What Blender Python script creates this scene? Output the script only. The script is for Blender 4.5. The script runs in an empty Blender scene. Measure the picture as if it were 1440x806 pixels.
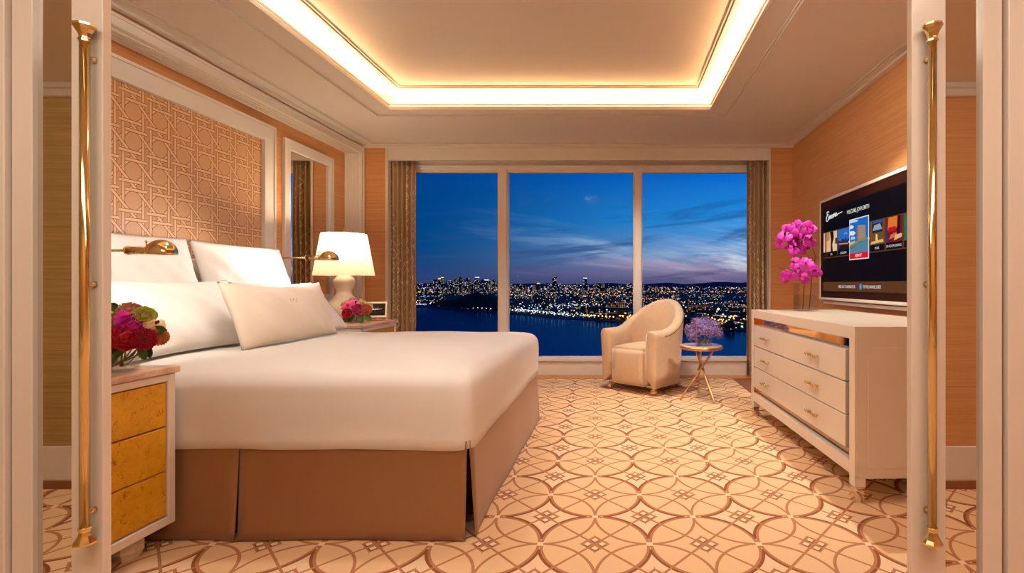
import bpy, bmesh, math, random
from mathutils import Vector, Matrix
R = math.radians
C = bpy.context.scene.collection
sc = bpy.context.scene

# ------------------------------------------------------------------ camera, sky, lights, exposure
CAM_H = 1.05
FPX = 720.0
cam_d = bpy.data.cameras.new('camera'); cam = bpy.data.objects.new('camera', cam_d); C.objects.link(cam)
cam.location = (0, 0, CAM_H); cam.rotation_euler = (R(90), 0, 0)
cam_d.sensor_width = 36.0; cam_d.lens = 36.0 * FPX / 1440.0
cam_d.shift_x = -146 / 1440.0; cam_d.shift_y = -3 / 1440.0
cam_d.clip_start = 0.02; cam_d.clip_end = 30000
sc.camera = cam
sc.view_settings.view_transform = 'Standard'
try: sc.view_settings.look = 'None'
except Exception: pass
sc.view_settings.gamma = 1.0
sc.view_settings.use_curve_mapping = False
sc.view_settings.exposure = 0.10
sc.cycles.max_bounces = 10
sc.cycles.diffuse_bounces = 5
sc.cycles.glossy_bounces = 5
sc.cycles.transmission_bounces = 8
sc.cycles.transparent_max_bounces = 12
sc.cycles.caustics_reflective = False
sc.cycles.caustics_refractive = False
sc.cycles.sample_clamp_indirect = 6.0

def lin(c):
    return tuple(((v / 255.0) / 12.92 if v / 255.0 <= 0.04045 else ((v / 255.0 + 0.055) / 1.055) ** 2.4) for v in c)
def rgba(c): return tuple(lin(c)) + (1.0,)

# ---- small node-expression helper
class NT:
    def __init__(s, tree): s.t = tree; s.n = tree.nodes; s.l = tree.links
    def node(s, kind, **kw):
        n = s.n.new(kind)
        for k, v in kw.items(): setattr(n, k, v)
        return n
    def put(s, sock, v):
        if isinstance(v, E): s.l.new(v.s, sock)
        elif isinstance(v, bpy.types.NodeSocket): s.l.new(v, sock)
        else: sock.default_value = v
    def m(s, op, a, b=None, c=None):
        n = s.n.new('ShaderNodeMath'); n.operation = op
        s.put(n.inputs[0], a)
        if b is not None: s.put(n.inputs[1], b)
        if c is not None: s.put(n.inputs[2], c)
        return E(s, n.outputs[0])
    def mix(s, f, a, b):
        n = s.n.new('ShaderNodeMix'); n.data_type = 'RGBA'
        s.put(n.inputs[0], f)
        s.put(n.inputs[6], a if not isinstance(a, tuple) else (a if len(a) == 4 else a + (1,)))
        s.put(n.inputs[7], b if not isinstance(b, tuple) else (b if len(b) == 4 else b + (1,)))
        return n.outputs[2]
    def coords(s, which='Object'):
        tc = s.n.new('ShaderNodeTexCoord'); sp = s.n.new('ShaderNodeSeparateXYZ')
        s.l.new(tc.outputs[which], sp.inputs[0])
        return [E(s, o) for o in sp.outputs], tc.outputs[which]
    def vec(s, x, y, z):
        n = s.n.new('ShaderNodeCombineXYZ')
        for i, v in enumerate((x, y, z)): s.put(n.inputs[i], v)
        return n.outputs[0]
    def noise(s, vec, scale=5, detail=3, rough=0.5, dist=0.0):
        n = s.n.new('ShaderNodeTexNoise')
        if vec is not None: s.l.new(vec, n.inputs['Vector'])
        n.inputs['Scale'].default_value = scale; n.inputs['Detail'].default_value = detail
        n.inputs['Roughness'].default_value = rough; n.inputs['Distortion'].default_value = dist
        return E(s, n.outputs[0])
    def ramp(s, f, stops, interp='LINEAR'):
        n = s.n.new('ShaderNodeValToRGB'); s.put(n.inputs[0], f)
        cr = n.color_ramp; cr.interpolation = interp
        while len(cr.elements) < len(stops): cr.elements.new(0.5)
        for e, (p, c) in zip(cr.elements, stops): e.position = p; e.color = c if len(c) == 4 else tuple(c) + (1,)
        return n.outputs[0]
    def smooth(s, v, a, b):
        if a > b: return 1.0 - s.smooth(v, b, a)
        n = s.n.new('ShaderNodeMapRange'); n.interpolation_type = 'SMOOTHSTEP'
        s.put(n.inputs[0], v); n.inputs[1].default_value = a; n.inputs[2].default_value = b
        return E(s, n.outputs[0])
class E:
    def __init__(s, nt, sock): s.nt = nt; s.s = sock
    def __add__(s, o): return s.nt.m('ADD', s, o)
    __radd__ = __add__
    def __sub__(s, o): return s.nt.m('SUBTRACT', s, o)
    def __rsub__(s, o): return s.nt.m('SUBTRACT', o, s)
    def __mul__(s, o): return s.nt.m('MULTIPLY', s, o)
    __rmul__ = __mul__
    def __truediv__(s, o): return s.nt.m('DIVIDE', s, o)
    def __lt__(s, o): return s.nt.m('LESS_THAN', s, o)
    def __gt__(s, o): return s.nt.m('GREATER_THAN', s, o)
    def abs(s): return s.nt.m('ABSOLUTE', s)
    def fract(s): return s.nt.m('FRACT', s)
    def floor(s): return s.nt.m('FLOOR', s)
    def sqrt(s): return s.nt.m('SQRT', s)
    def sin(s): return s.nt.m('SINE', s)
    def max(s, o): return s.nt.m('MAXIMUM', s, o)
    def min(s, o): return s.nt.m('MINIMUM', s, o)
    def pow(s, o): return s.nt.m('POWER', s, o)

# ---- the dusk sky (world)
SKY_STRENGTH = 1.0
w = bpy.data.worlds.new('dusk_sky'); sc.world = w; w.use_nodes = True
wt = NT(w.node_tree); w.node_tree.nodes.clear()
(dx, dy, dz), dvec = wt.coords('Generated')
elev = dz / (dx * dx + dy * dy).sqrt().max(0.001)
side = dx / dy.max(0.05)
t = wt.smooth(side, -0.42, 0.30)
left = wt.ramp(elev, [(0.0, rgba((52, 62, 106))), (0.03, rgba((26, 66, 118))), (0.07, rgba((0, 68, 126))), (0.30, rgba((0, 58, 138))), (1.0, rgba((0, 30, 80)))])
right = wt.ramp(elev, [(0.0, rgba((74, 80, 120))), (0.022, rgba((128, 114, 150))), (0.055, rgba((110, 150, 195))), (0.12, rgba((40, 140, 215))), (0.22, rgba((0, 98, 196))), (1.0, rgba((0, 50, 120)))])
base = wt.mix(t, left, right)
st = wt.vec(side * 1.2, elev * 9.0 + side * 0.9, 0.3)
cl = wt.noise(st, 2.6, 6, 0.62, 0.5)
cl2 = wt.noise(wt.vec(side * 1.5 + 4.0, elev * 16.0 - side * 1.4, 1.7), 2.2, 5, 0.6, 0.7)
low = wt.smooth(elev, 0.26, 0.02)
c1 = wt.smooth(cl, 0.50, 0.74) * wt.smooth(elev, 0.20, 0.05) * t * 0.7
base = wt.mix(c1, base, wt.ramp(elev, [(0.0, rgba((150, 110, 140))), (0.04, rgba((205, 165, 180))), (0.07, rgba((195, 215, 235))), (0.25, rgba((70, 160, 225)))]))
c2 = wt.smooth(cl2, 0.50, 0.66) * wt.smooth(elev, 0.26, 0.05) * 0.85 * wt.smooth(side, -0.5, -0.05)
base = wt.mix(c2, base, wt.ramp(elev, [(0.0, rgba((70, 66, 105))), (0.08, rgba((40, 84, 135))), (0.2, rgba((0, 76, 150)))]))
glow = wt.smooth(side, 0.02, 0.34) * wt.smooth(elev, 0.012, 0.035) * wt.smooth(elev, 0.13, 0.05) * wt.smooth(wt.noise(st, 5.0, 5, 0.6, 0.8), 0.42, 0.62) * 0.7
base = wt.mix(glow, base, rgba((235, 235, 240)))
below = elev < 0.0
base = wt.mix(below, base, rgba((30, 32, 52)))
bg = wt.node('ShaderNodeBackground'); wt.put(bg.inputs[0], base); bg.inputs[1].default_value = SKY_STRENGTH
wo = wt.node('ShaderNodeOutputWorld'); wt.l.new(bg.outputs[0], wo.inputs[0])

# ---- lamps of the rooms, and added unseen fill lights
WARM = (1.0, 0.92, 0.79)
def spot(name, loc, to, energy, angle, blend=0.35, size=0.03, color=WARM):
    d = bpy.data.lights.new(name, 'SPOT'); d.energy = energy; d.spot_size = R(angle); d.spot_blend = blend
    d.shadow_soft_size = size; d.color = color
    o = bpy.data.objects.new(name, d); C.objects.link(o); o.location = loc
    v = Vector(to) - Vector(loc); o.rotation_euler = v.to_track_quat('-Z', 'Y').to_euler(); return o
def area(name, loc, to, energy, sx, sy, color=WARM):
    d = bpy.data.lights.new(name, 'AREA'); d.shape = 'RECTANGLE'; d.size = sx; d.size_y = sy; d.energy = energy; d.color = color
    o = bpy.data.objects.new(name, d); C.objects.link(o); o.location = loc
    v = Vector(to) - Vector(loc); o.rotation_euler = v.to_track_quat('-Z', 'Y').to_euler(); return o
spot('downlight_window', (-0.05, 4.72, 2.60), (0.15, 5.15, 0), 120, 112, 0.9, 0.03)
spot('downlight_dresser', (1.34, 3.40, 2.60), (1.34, 3.45, 0), 150, 96, 0.55, 0.02)
spot('fill_dresser', (-0.2, 2.5, 2.76), (1.05, 3.2, 0.45), 90, 70, 1.0, 0.06)  # added unseen spot that brightens the dresser front
spot('fill_bed', (-1.35, 2.6, 2.76), (-1.7, 3.1, 0.6), 60, 120, 0.8, 0.08, (1.0, 0.92, 0.82))  # unseen fill added over the bed, no fixture there
spot('fill_room', (-0.5, 1.9, 2.76), (-0.5, 3.0, 0.6), 45, 140, 0.9, 0.10)  # added soft fill for the whole room, from no visible source
spot('fill_wall', (0.5, 2.3, 2.60), (1.98, 3.9, 1.5), 60, 100, 1.0, 0.08)  # unseen spot added to lift the right wall
spot('fill_wall', (-1.0, 2.0, 2.60), (-2.95, 3.4, 1.9), 42, 100, 1.0, 0.08)  # unseen spot added to lift the cane panel wall
spot('fill_foyer_wall', (-2.7, 0.45, 2.04), (-2.85, -0.2, 0.9), 34, 150, 1.0, 0.05, (1.0, 0.93, 0.8))  # added spot, brightens the foyer wall seen in the left door mirror
spot('fill_foyer_wall', (1.75, 0.45, 2.04), (1.85, -0.2, 0.9), 30, 150, 1.0, 0.05, (1.0, 0.93, 0.8))  # added spot, brightens the foyer wall seen in the right door mirror
area('fill_foyer', (-0.2, 0.30, 2.05), (-0.2, 0.4, 0), 27, 2.6, 0.5, (1.0, 0.90, 0.78))  # unseen fill added to light the door stiles and casing

# ------------------------------------------------------------------ materials
MATS = {}
def new_mat(name):
    m = bpy.data.materials.new(name); m.use_nodes = True; m.node_tree.nodes.clear()
    nt = NT(m.node_tree)
    out = nt.node('ShaderNodeOutputMaterial'); p = nt.node('ShaderNodeBsdfPrincipled')
    nt.l.new(p.outputs[0], out.inputs[0]); MATS[name] = m
    return m, nt, p, out
def bump(nt, p, h, strength=0.2, dist=0.01):
    b = nt.node('ShaderNodeBump'); b.inputs['Strength'].default_value = strength; b.inputs['Distance'].default_value = dist
    nt.put(b.inputs['Height'], h); nt.l.new(b.outputs[0], p.inputs['Normal'])
def plain(name, c, rough=0.5, metal=0.0, var=0.05, scale=8.0, spec=0.5, sheen=0.0, coat=0.0, bmp=0.0, bscale=200.0, sub=0.0, trans=0.0):
    m, nt, p, out = new_mat(name)
    xyz, v = nt.coords('Object')
    n = nt.noise(v, scale, 3)
    c = lin(c)
    a = tuple(min(1, x * (1 - var)) for x in c); b = tuple(min(1, x * (1 + var)) for x in c)
    nt.put(p.inputs['Base Color'], nt.mix(n, a, b))
    p.inputs['Roughness'].default_value = rough; p.inputs['Metallic'].default_value = metal
    p.inputs['Specular IOR Level'].default_value = spec
    p.inputs['Sheen Weight'].default_value = sheen; p.inputs['Coat Weight'].default_value = coat
    if trans: p.inputs['Transmission Weight'].default_value = trans
    if bmp: bump(nt, p, nt.noise(v, bscale, 2), bmp, 0.002)
    return m
def emis(name, c, strength=1.0, base=None):
    m, nt, p, out = new_mat(name)
    p.inputs['Base Color'].default_value = rgba(base or c) ; p.inputs['Roughness'].default_value = 0.4; p.inputs['Specular IOR Level'].default_value = 0.12
    p.inputs['Emission Color'].default_value = rgba(c); p.inputs['Emission Strength'].default_value = strength
    return m

white_paint = plain('white_paint', (230, 222, 214), 0.35, var=0.02, spec=0.4)
ceiling_paint = plain('ceiling_paint', (232, 226, 218), 0.55, var=0.02)
trim_paint = plain('trim_paint', (236, 229, 220), 0.38, var=0.02)
lacquer = plain('cream_lacquer', (240, 226, 208), 0.22, var=0.015, coat=0.3)
door_paint = plain('door_paint', (226, 214, 200), 0.25, var=0.015, coat=0.2)
brass = plain('polished_brass', (236, 212, 156), 0.12, 1.0, 0.04)
gold_rod = plain('antique_gold', (206, 162, 104), 0.28, 1.0, 0.2, 30)
cotton = plain('white_cotton', (238, 235, 232), 0.8, var=0.02, sheen=0.2, bmp=0.08, bscale=500)
pillow_cotton = plain('pillow_cotton', (240, 236, 232), 0.75, var=0.02, sheen=0.2, bmp=0.05, bscale=500)
accent_cloth = plain('cream_satin', (236, 224, 206), 0.6, var=0.03, sheen=0.3, bmp=0.06, bscale=600)
mono_thread = plain('monogram_thread', (204, 180, 150), 0.5)
satin = plain('brown_satin', (148, 104, 68), 0.42, var=0.08, scale=3, sheen=0.25, bmp=0.05, bscale=300)
satin_dark = plain('brown_base', (92, 56, 36), 0.8)
velvet = plain('cream_velvet', (228, 198, 164), 0.72, var=0.10, scale=26, sheen=0.5, bmp=0.15, bscale=120)
ceramic = plain('cream_ceramic', (238, 226, 206), 0.25, var=0.01, coat=0.4)
black_gloss = plain('black_bezel', (44, 18, 8), 0.5, spec=0.1)
gap_shade_housing = plain('black_gap_shade_housing', (30, 22, 16), 0.8)  # black of the television housing and of the painted gap shade
green = plain('leaf_green', (62, 96, 30), 0.5, var=0.3, scale=60)
stem_green = plain('stem_green', (90, 110, 50), 0.5, var=0.2, scale=40)
stem_dark = plain('stem_dark', (86, 34, 30), 0.5, var=0.2, scale=40)
F = {}
for nm, c in dict(magenta=(224, 30, 180), crimson=(222, 34, 84), red=(206, 16, 44), yellowgreen=(226, 230, 116), orange=(250, 164, 92), cream=(238, 214, 160), blush=(214, 156, 130), orchid=(180, 4, 150), pink=(226, 62, 140), coral=(240, 128, 88), lilac=(150, 122, 186), lilac_dark=(112, 86, 150), lip=(140, 0, 70)).items():
    F[nm] = plain('petal_' + nm, c, 0.55, var=0.18, scale=70, sheen=0.15)

def m_wood(name, ca, cb, cc, horiz=0):
    m, nt, p, out = new_mat(name)
    (x, y, z), v = nt.coords('Object')
    h = x + y * 1.0
    n1 = nt.noise(nt.vec(x * 0.5, y * 0.5, z * 26), 3.0, 4, 0.6)
    n2 = nt.noise(nt.vec(x * 2.2, y * 2.2, z * 170), 3.0, 3, 0.6)
    n3 = nt.noise(nt.vec(x * 0.6, y * 0.6, z * 0.9), 1.5, 2)
    f = n1 * 0.55 + n2 * 0.45
    col = nt.ramp(f, [(0.30, lin(ca)), (0.5, lin(cb)), (0.70, lin(cc))])
    # sheet seams of the covering, one every 0.52 m
    seam = ((z / 0.52).fract() < 0.006)
    thread = ((h * 150.0).fract() < 0.28) * 0.10
    col = nt.mix(seam * 0.3 + thread, col, lin(tuple(v_ * 0.62 for v_ in ca)))
    nt.put(p.inputs['Base Color'], col)
    p.inputs['Roughness'].default_value = 0.42
    bump(nt, p, f, 0.12, 0.003)
    return m
wood = m_wood('grasscloth_orange', (196, 134, 82), (213, 154, 100), (226, 174, 120))
wood_tan = m_wood('grasscloth_tan', (150, 118, 70), (180, 144, 88), (204, 168, 110))

# patterned carpet : tangent circles through a staggered lattice of small squares
def m_carpet():
    m, nt, p, out = new_mat('circle_carpet')
    (x, y, z), v = nt.coords('Object')
    wob = nt.noise(v, 90, 2) * 0.006 - 0.003
    u = (x + (y - 2.314) * 0.0389 + 0.094) / 0.442 + wob
    vv = (y - 2.314) / 0.487 + wob
    def fold(a): # distance folded to [-.5,.5]
        return (a + 0.5).fract() - 0.5
    def circ(cu, cv):
        a = fold(u - cu); b = fold(vv - cv)
        return a, b, (a * a + b * b).sqrt()
    a1, b1, r1 = circ(0.0, 0.5)     # plain centres
    a2, b2, r2 = circ(0.5, 0.0)     # star centres
    an, bn, rn = circ(0.0, 0.0); an2, bn2, rn2 = circ(0.5, 0.5)
    px = 0.011
    cream = lin((236, 204, 168)); light = lin((242, 216, 184)); mid = lin((182, 126, 90)); dark = lin((142, 86, 54))
    n = nt.noise(v, 400, 2)
    ground = nt.mix(n, lin((226, 184, 142)), lin((238, 202, 162)))
    star = r1 > 0.5
    col = nt.mix(star * 0.5, ground, light)
    # rings around star centres (thin) and around plain centres (bold)
    col = nt.mix((r2 - 0.5).abs() < 0.0135, col, mid)
    ring_in = (r1 - 0.488).abs() < 0.014
    ring_out = (r1 - 0.512).abs() < 0.013
    col = nt.mix(ring_in, col, mid)
    near = nt.m('MULTIPLY', (a2.abs() + b2.abs() < 0.42), ring_out)
    col = nt.mix(near, col, dark)
    # straight diagonals through all the centres
    d1 = fold(u + vv - 0.5); d2 = fold(u - vv - 0.5)
    diag = (d1.abs() < 0.0165).max(d2.abs() < 0.0165)
    col = nt.mix(diag, col, mid)
    # diamond motifs: concave dark diamond holding four small squares
    def motif(a, b, col, rim):
        A = a.abs(); B = b.abs()
        s = A.sqrt() + B.sqrt()          # concave star outline
        dia = (A + B) < 0.138
        spike = s < 0.425
        body = dia.max(spike)
        col = nt.mix(body, col, mid)
        cross = (A - B).abs() < 0.011
        for (du, dv) in ((0.067, 0), (-0.067, 0), (0, 0.067), (0, -0.067)):
            sh = ((a - du).abs() + (b - dv + 0.012).abs()) < 0.040
            col = nt.mix(sh, col, dark)
        for (du, dv) in ((0.067, 0), (-0.067, 0), (0, 0.067), (0, -0.067)):
            q = ((a - du).abs() + (b - dv).abs()) < 0.034
            col = nt.mix(q, col, light)
        return col
    col = motif(a1, b1, col, 0); col = motif(a2, b2, col, 1)
    for (A, B) in ((an, bn), (an2, bn2)):
        q = (A.abs() < 0.028) * (B.abs() < 0.028)
        col = nt.mix(q, col, light)
    nt.put(p.inputs['Base Color'], col)
    p.inputs['Roughness'].default_value = 0.95; p.inputs['Specular IOR Level'].default_value = 0.1
    bump(nt, p, nt.noise(v, 600, 2), 0.35, 0.003)
    return m
carpet = m_carpet()
border_mat = plain('brown_border', (150, 92, 60), 0.6, var=0.12, scale=12)
woodstrip = plain('honey_wood', (196, 132, 78), 0.35, var=0.12, scale=10)

# cane-weave panel
def m_cane():
    m, nt, p, out = new_mat('cane_pattern')
    (x, y, z), v = nt.coords('Object')
    P = 0.183
    a = ((y - 2.975) / P + 0.5).fract() - 0.5
    b = ((z - 1.20) / P + 0.5).fract() - 0.5
    # cell centred on a hole at (0,0); crossings at the cell corners
    A = a.abs(); B = b.abs()
    hole = lin((204, 158, 116)); strip = lin((226, 184, 142)); back = lin((194, 148, 106)); line = lin((126, 82, 46))
    r = (a * a + b * b).sqrt()
    col = nt.mix(r < 0.31, back, hole)
    col = nt.mix((r - 0.31).abs() < 0.010, col, line)
    H = 0.055; L = 0.012
    def lay(col, d, lo=None, mask=None):
        s = d.abs() < H; o = (d.abs() - H).abs() < L
        if mask is not None: s = s * mask; o = o * mask
        col = nt.mix(s, col, strip); return nt.mix(o, col, line)
    # diagonals cross at the corners only (skirt the hole)
    dp = ((a + b) + 0.5).fract() - 0.5
    dm = ((a - b) + 0.5).fract() - 0.5
    outm = (r > 0.30)
    e1 = (a + b).abs() ; e2 = (a - b).abs()
    def dl(col, e, m2):
        d = (e - 0.5) * 0.7071 * 1.0
        return lay(col, d, mask=m2)
    col = dl(col, e2, (r > 0.28))
    v1 = A - 0.36; h1 = B - 0.36
    col = lay(col, v1)
    col = dl(col, e1, (r > 0.28))
    col = lay(col, h1, mask=((a * b) > 0.0))
    col = lay(col, v1, mask=((a * b) < 0.0))
    col = lay(col, h1, mask=((A < 0.28)))
    n = nt.noise(v, 3, 2)
    nt.put(p.inputs['Base Color'], nt.mix(n * 0.12, col, lin((176, 126, 84))))
    seam = ((y - 2.57).abs() < 0.002).max((y - 3.90).abs() < 0.002)
    p.inputs['Roughness'].default_value = 0.45
    return m
cane = m_cane()

def m_curtain():
    m, nt, p, out = new_mat('curtain_fabric')
    tc = nt.node('ShaderNodeUVMap'); sp = nt.node('ShaderNodeSeparateXYZ'); nt.l.new(tc.outputs[0], sp.inputs[0])
    u = E(nt, sp.outputs[0]); v = E(nt, sp.outputs[1])
    _, ov = nt.coords('Object')
    # u across the cloth in metres, v up in metres ; columns of embroidered squiggle
    W = 0.085
    ci = (u / W).floor(); cu = (u / W).fract() - 0.5
    ph = (ci * 12.9898).sin() * 3.0
    amp = 0.26
    wave = (v * 52.0 + ph * 5.0).sin() * amp + (v * 23.0 + ph * 3).sin() * 0.14
    d = (cu - wave).abs()
    gate = ((v * 2.6 + ph * 2.1).sin() > -0.1) * ((v * 40.0 + ph).sin() > -0.75)
    line = (d < 0.055) * gate
    d2 = (cu - (v * 62.0 + ph * 2.0 + 2.0).sin() * 0.3).abs()
    line2 = (d2 < 0.05) * ((v * 3.1 - ph * 3.0).sin() > 0.45)
    n = nt.noise(nt.vec(u * 60, v * 3, 0.0), 4, 3)
    base = nt.mix(n, lin((156, 128, 94)), lin((190, 160, 120)))
    col = nt.mix(line.max(line2), base, lin((240, 224, 196)))
    nt.put(p.inputs['Base Color'], col)
    p.inputs['Roughness'].default_value = 0.5; p.inputs['Sheen Weight'].default_value = 0.3
    return m
curtain_mat = m_curtain()

def m_burl():
    m, nt, p, out = new_mat('gold_leaf')
    (x, y, z), v = nt.coords('Object')
    n = nt.noise(v, 16, 6, 0.7, 1.4)
    n2 = nt.noise(v, 3, 3)
    vn = nt.node('ShaderNodeTexVoronoi'); vn.feature = 'DISTANCE_TO_EDGE'; vn.inputs['Scale'].default_value = 44
    nv = nt.node('ShaderNodeVectorMath'); nv.operation = 'ADD'; nt.l.new(v, nv.inputs[0])
    nn = nt.node('ShaderNodeTexNoise'); nn.inputs['Scale'].default_value = 18; nn.inputs['Detail'].default_value = 4
    nt.l.new(v, nn.inputs['Vector'])
    sc_ = nt.node('ShaderNodeVectorMath'); sc_.operation = 'SCALE'; nt.l.new(nn.outputs[1], sc_.inputs[0]); sc_.inputs['Scale'].default_value = 0.07
    nt.l.new(sc_.outputs[0], nv.inputs[1]); nt.l.new(nv.outputs[0], vn.inputs['Vector'])
    e = E(nt, vn.outputs['Distance'])
    crack = (e < 0.03) * (nt.noise(v, 30, 3) > 0.58)
    col = nt.ramp(n * 0.6 + n2 * 0.4, [(0.3, lin((214, 150, 26))), (0.5, lin((234, 172, 40))), (0.72, lin((246, 194, 70)))])
    col = nt.mix(crack * 0.8, col, lin((150, 84, 10)))
    nt.put(p.inputs['Base Color'], col)
    p.inputs['Roughness'].default_value = 0.35; p.inputs['Metallic'].default_value = 0.25
    return m
burl = m_burl()

def m_marble():
    m, nt, p, out = new_mat('rose_marble')
    (x, y, z), v = nt.coords('Object')
    n = nt.noise(v, 7, 6, 0.65, 1.2)
    nt.put(p.inputs['Base Color'], nt.ramp(n, [(0.3, lin((188, 138, 112))), (0.5, lin((222, 182, 156))), (0.62, lin((232, 200, 176))), (0.75, lin((200, 150, 120)))]))
    p.inputs['Roughness'].default_value = 0.3; p.inputs['Specular IOR Level'].default_value = 0.3
    return m
marble = m_marble()

def m_glass(name, tint=(1, 1, 1), refl=0.06, rough=0.0):
    m = bpy.data.materials.new(name); m.use_nodes = True; m.node_tree.nodes.clear(); nt = NT(m.node_tree)
    out = nt.node('ShaderNodeOutputMaterial'); mx = nt.node('ShaderNodeMixShader')
    tr = nt.node('ShaderNodeBsdfTransparent'); gl = nt.node('ShaderNodeBsdfGlossy')
    tr.inputs[0].default_value = tint + (1,); gl.inputs['Roughness'].default_value = rough
    lw = nt.node('ShaderNodeLayerWeight'); lw.inputs[0].default_value = 0.25
    f = E(nt, lw.outputs['Facing']).pow(3.0) * (refl * 5) + refl
    nt.put(mx.inputs[0], f); nt.l.new(tr.outputs[0], mx.inputs[1]); nt.l.new(gl.outputs[0], mx.inputs[2]); nt.l.new(mx.outputs[0], out.inputs[0])
    MATS[name] = m; return m
pane_glass = m_glass('window_glass', (0.97, 0.985, 1.0), 0.0006)
vase_glass = m_glass('clear_glass', (0.975, 0.97, 0.965), 0.09)
water_glass = m_glass('vase_water', (0.90, 0.92, 0.90), 0.03)
mirror_mat = plain('mirror', (236, 226, 214), 0.0, 1.0, 0.0)
gold_mirror = plain('gold_mirror', (232, 186, 128), 0.05, 1.0, 0.02)

def m_shade():
    m = bpy.data.materials.new('lamp_shade_linen'); m.use_nodes = True; m.node_tree.nodes.clear(); nt = NT(m.node_tree)
    out = nt.node('ShaderNodeOutputMaterial'); mx = nt.node('ShaderNodeMixShader')
    d = nt.node('ShaderNodeBsdfDiffuse'); t = nt.node('ShaderNodeBsdfTranslucent')
    _, v = nt.coords('Object')
    c = nt.mix(nt.noise(v, 150, 2), lin((238, 222, 200)), lin((246, 232, 212)))
    nt.put(d.inputs[0], c); nt.put(t.inputs[0], c); mx.inputs[0].default_value = 0.5
    nt.l.new(d.outputs[0], mx.inputs[1]); nt.l.new(t.outputs[0], mx.inputs[2]); nt.l.new(mx.outputs[0], out.inputs[0])
    MATS['shade'] = m; return m
shade_mat = m_shade()
bulb_mat = emis('lamp_bulb', (255, 214, 160), 14.0)
cove_mat = emis('cove_light', (255, 199, 140), 42.0)

# ------------------------------------------------------------------ mesh helpers
def tag(o, label=None, cat=None, group=None, kind=None):
    if label: o['label'] = label
    if cat: o['category'] = cat
    if group: o['group'] = group
    if kind: o['kind'] = kind
    return o
def empty(name, loc=(0, 0, 0), rz=0.0):
    o = bpy.data.objects.new(name, None); C.objects.link(o); o.location = loc; o.rotation_euler = (0, 0, rz)
    o.empty_display_size = 0.05
    return o
def obj(name, bm, mat, parent=None, smooth=False, mats=None, bevel=0.0):
    me = bpy.data.meshes.new(name)
    bmesh.ops.recalc_face_normals(bm, faces=bm.faces[:])
    bm.to_mesh(me); bm.free()
    for mm in (mats or [mat]): me.materials.append(mm)
    if smooth:
        for p_ in me.polygons: p_.use_smooth = True
    o = bpy.data.objects.new(name, me); C.objects.link(o)
    if parent: o.parent = parent
    if bevel:
        b = o.modifiers.new('bevel', 'BEVEL'); b.width = bevel; b.segments = 2; b.limit_method = 'ANGLE'
    return o
def struct(name, bm, mat, parent=None, bevel=0.0, **kw):
    o = obj(name, bm, mat, parent, bevel=bevel, **kw)
    if not parent: o['kind'] = 'structure'
    return o
def BM(): return bmesh.new()
def box(bm, x0, x1, y0, y1, z0, z1, mi=0):
    v = [bm.verts.new((x, y, z)) for x in (x0, x1) for y in (y0, y1) for z in (z0, z1)]
    for f in ((0, 1, 3, 2), (4, 6, 7, 5), (0, 4, 5, 1), (2, 3, 7, 6), (0, 2, 6, 4), (1, 5, 7, 3)):
        fc = bm.faces.new([v[i] for i in f]); fc.material_index = mi
    return bm
def bx(*a): return box(BM(), *a)
def lathe(bm, prof, seg=32, cx=0, cy=0, mi=0, square=False, phase=0.0):
    rings = []
    for (r, z) in prof:
        if r < 1e-5: rings.append([bm.verts.new((cx, cy, z))])
        else: rings.append([bm.verts.new((cx + r * math.cos(phase + 2 * math.pi * i / seg), cy + r * math.sin(phase + 2 * math.pi * i / seg), z)) for i in range(seg)])
    for a, b in zip(rings, rings[1:]):
        for i in range(seg):
            j = (i + 1) % seg
            if len(a) == 1 and len(b) == 1: continue
            if len(a) == 1: f = bm.faces.new((a[0], b[j], b[i]))
            elif len(b) == 1: f = bm.faces.new((a[i], a[j], b[0]))
            else: f = bm.faces.new((a[i], a[j], b[j], b[i]))
            f.material_index = mi
    return bm
def tube(bm, pts, rad, seg=10, cap=True, mi=0):
    pts = [Vector(p) for p in pts]
    rads = rad if isinstance(rad, (list, tuple)) else [rad] * len(pts)
    rings = []; prev = None
    for i, p in enumerate(pts):
        t = (pts[min(i + 1, len(pts) - 1)] - pts[max(i - 1, 0)])
        if t.length < 1e-9: t = Vector((0, 0, 1))
        t.normalize()
        if prev is None:
            n = t.orthogonal().normalized()
        else:
            n = (prev - t * prev.dot(t))
            n = n.normalized() if n.length > 1e-6 else t.orthogonal().normalized()
        prev = n; b = t.cross(n)
        rings.append([bm.verts.new(p + (n * math.cos(2 * math.pi * k / seg) + b * math.sin(2 * math.pi * k / seg)) * rads[i]) for k in range(seg)])
    for a, b in zip(rings, rings[1:]):
        for k in range(seg):
            j = (k + 1) % seg; f = bm.faces.new((a[k], a[j], b[j], b[k])); f.material_index = mi
    if cap:
        f = bm.faces.new(rings[0][::-1]); f.material_index = mi
        f = bm.faces.new(rings[-1]); f.material_index = mi
    return bm
def grid(bm, fn, nu, nv, closed_u=False, mi=0):
    vs = [[bm.verts.new(fn(i / nu, j / nv)) for j in range(nv + 1)] for i in range(nu + (0 if closed_u else 1))]
    n = len(vs)
    for i in range(nu):
        for j in range(nv):
            a = vs[i % n]; b = vs[(i + 1) % n]
            f = bm.faces.new((a[j], b[j], b[j + 1], a[j + 1])); f.material_index = mi
    return vs
def rbox(bm, x0, x1, y0, y1, z0, z1, r=0.01, seg=2):
    t = bmesh.new(); box(t, x0, x1, y0, y1, z0, z1)
    bmesh.ops.bevel(t, geom=t.edges[:] + t.verts[:], offset=r, segments=seg, affect='EDGES', profile=0.7)
    me = bpy.data.meshes.new('tmp'); t.to_mesh(me); t.free(); bm.from_mesh(me); bpy.data.meshes.remove(me)
    return bm
def xform(bm, M, verts=None):
    bmesh.ops.transform(bm, matrix=M, verts=verts or bm.verts[:]); return bm
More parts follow.
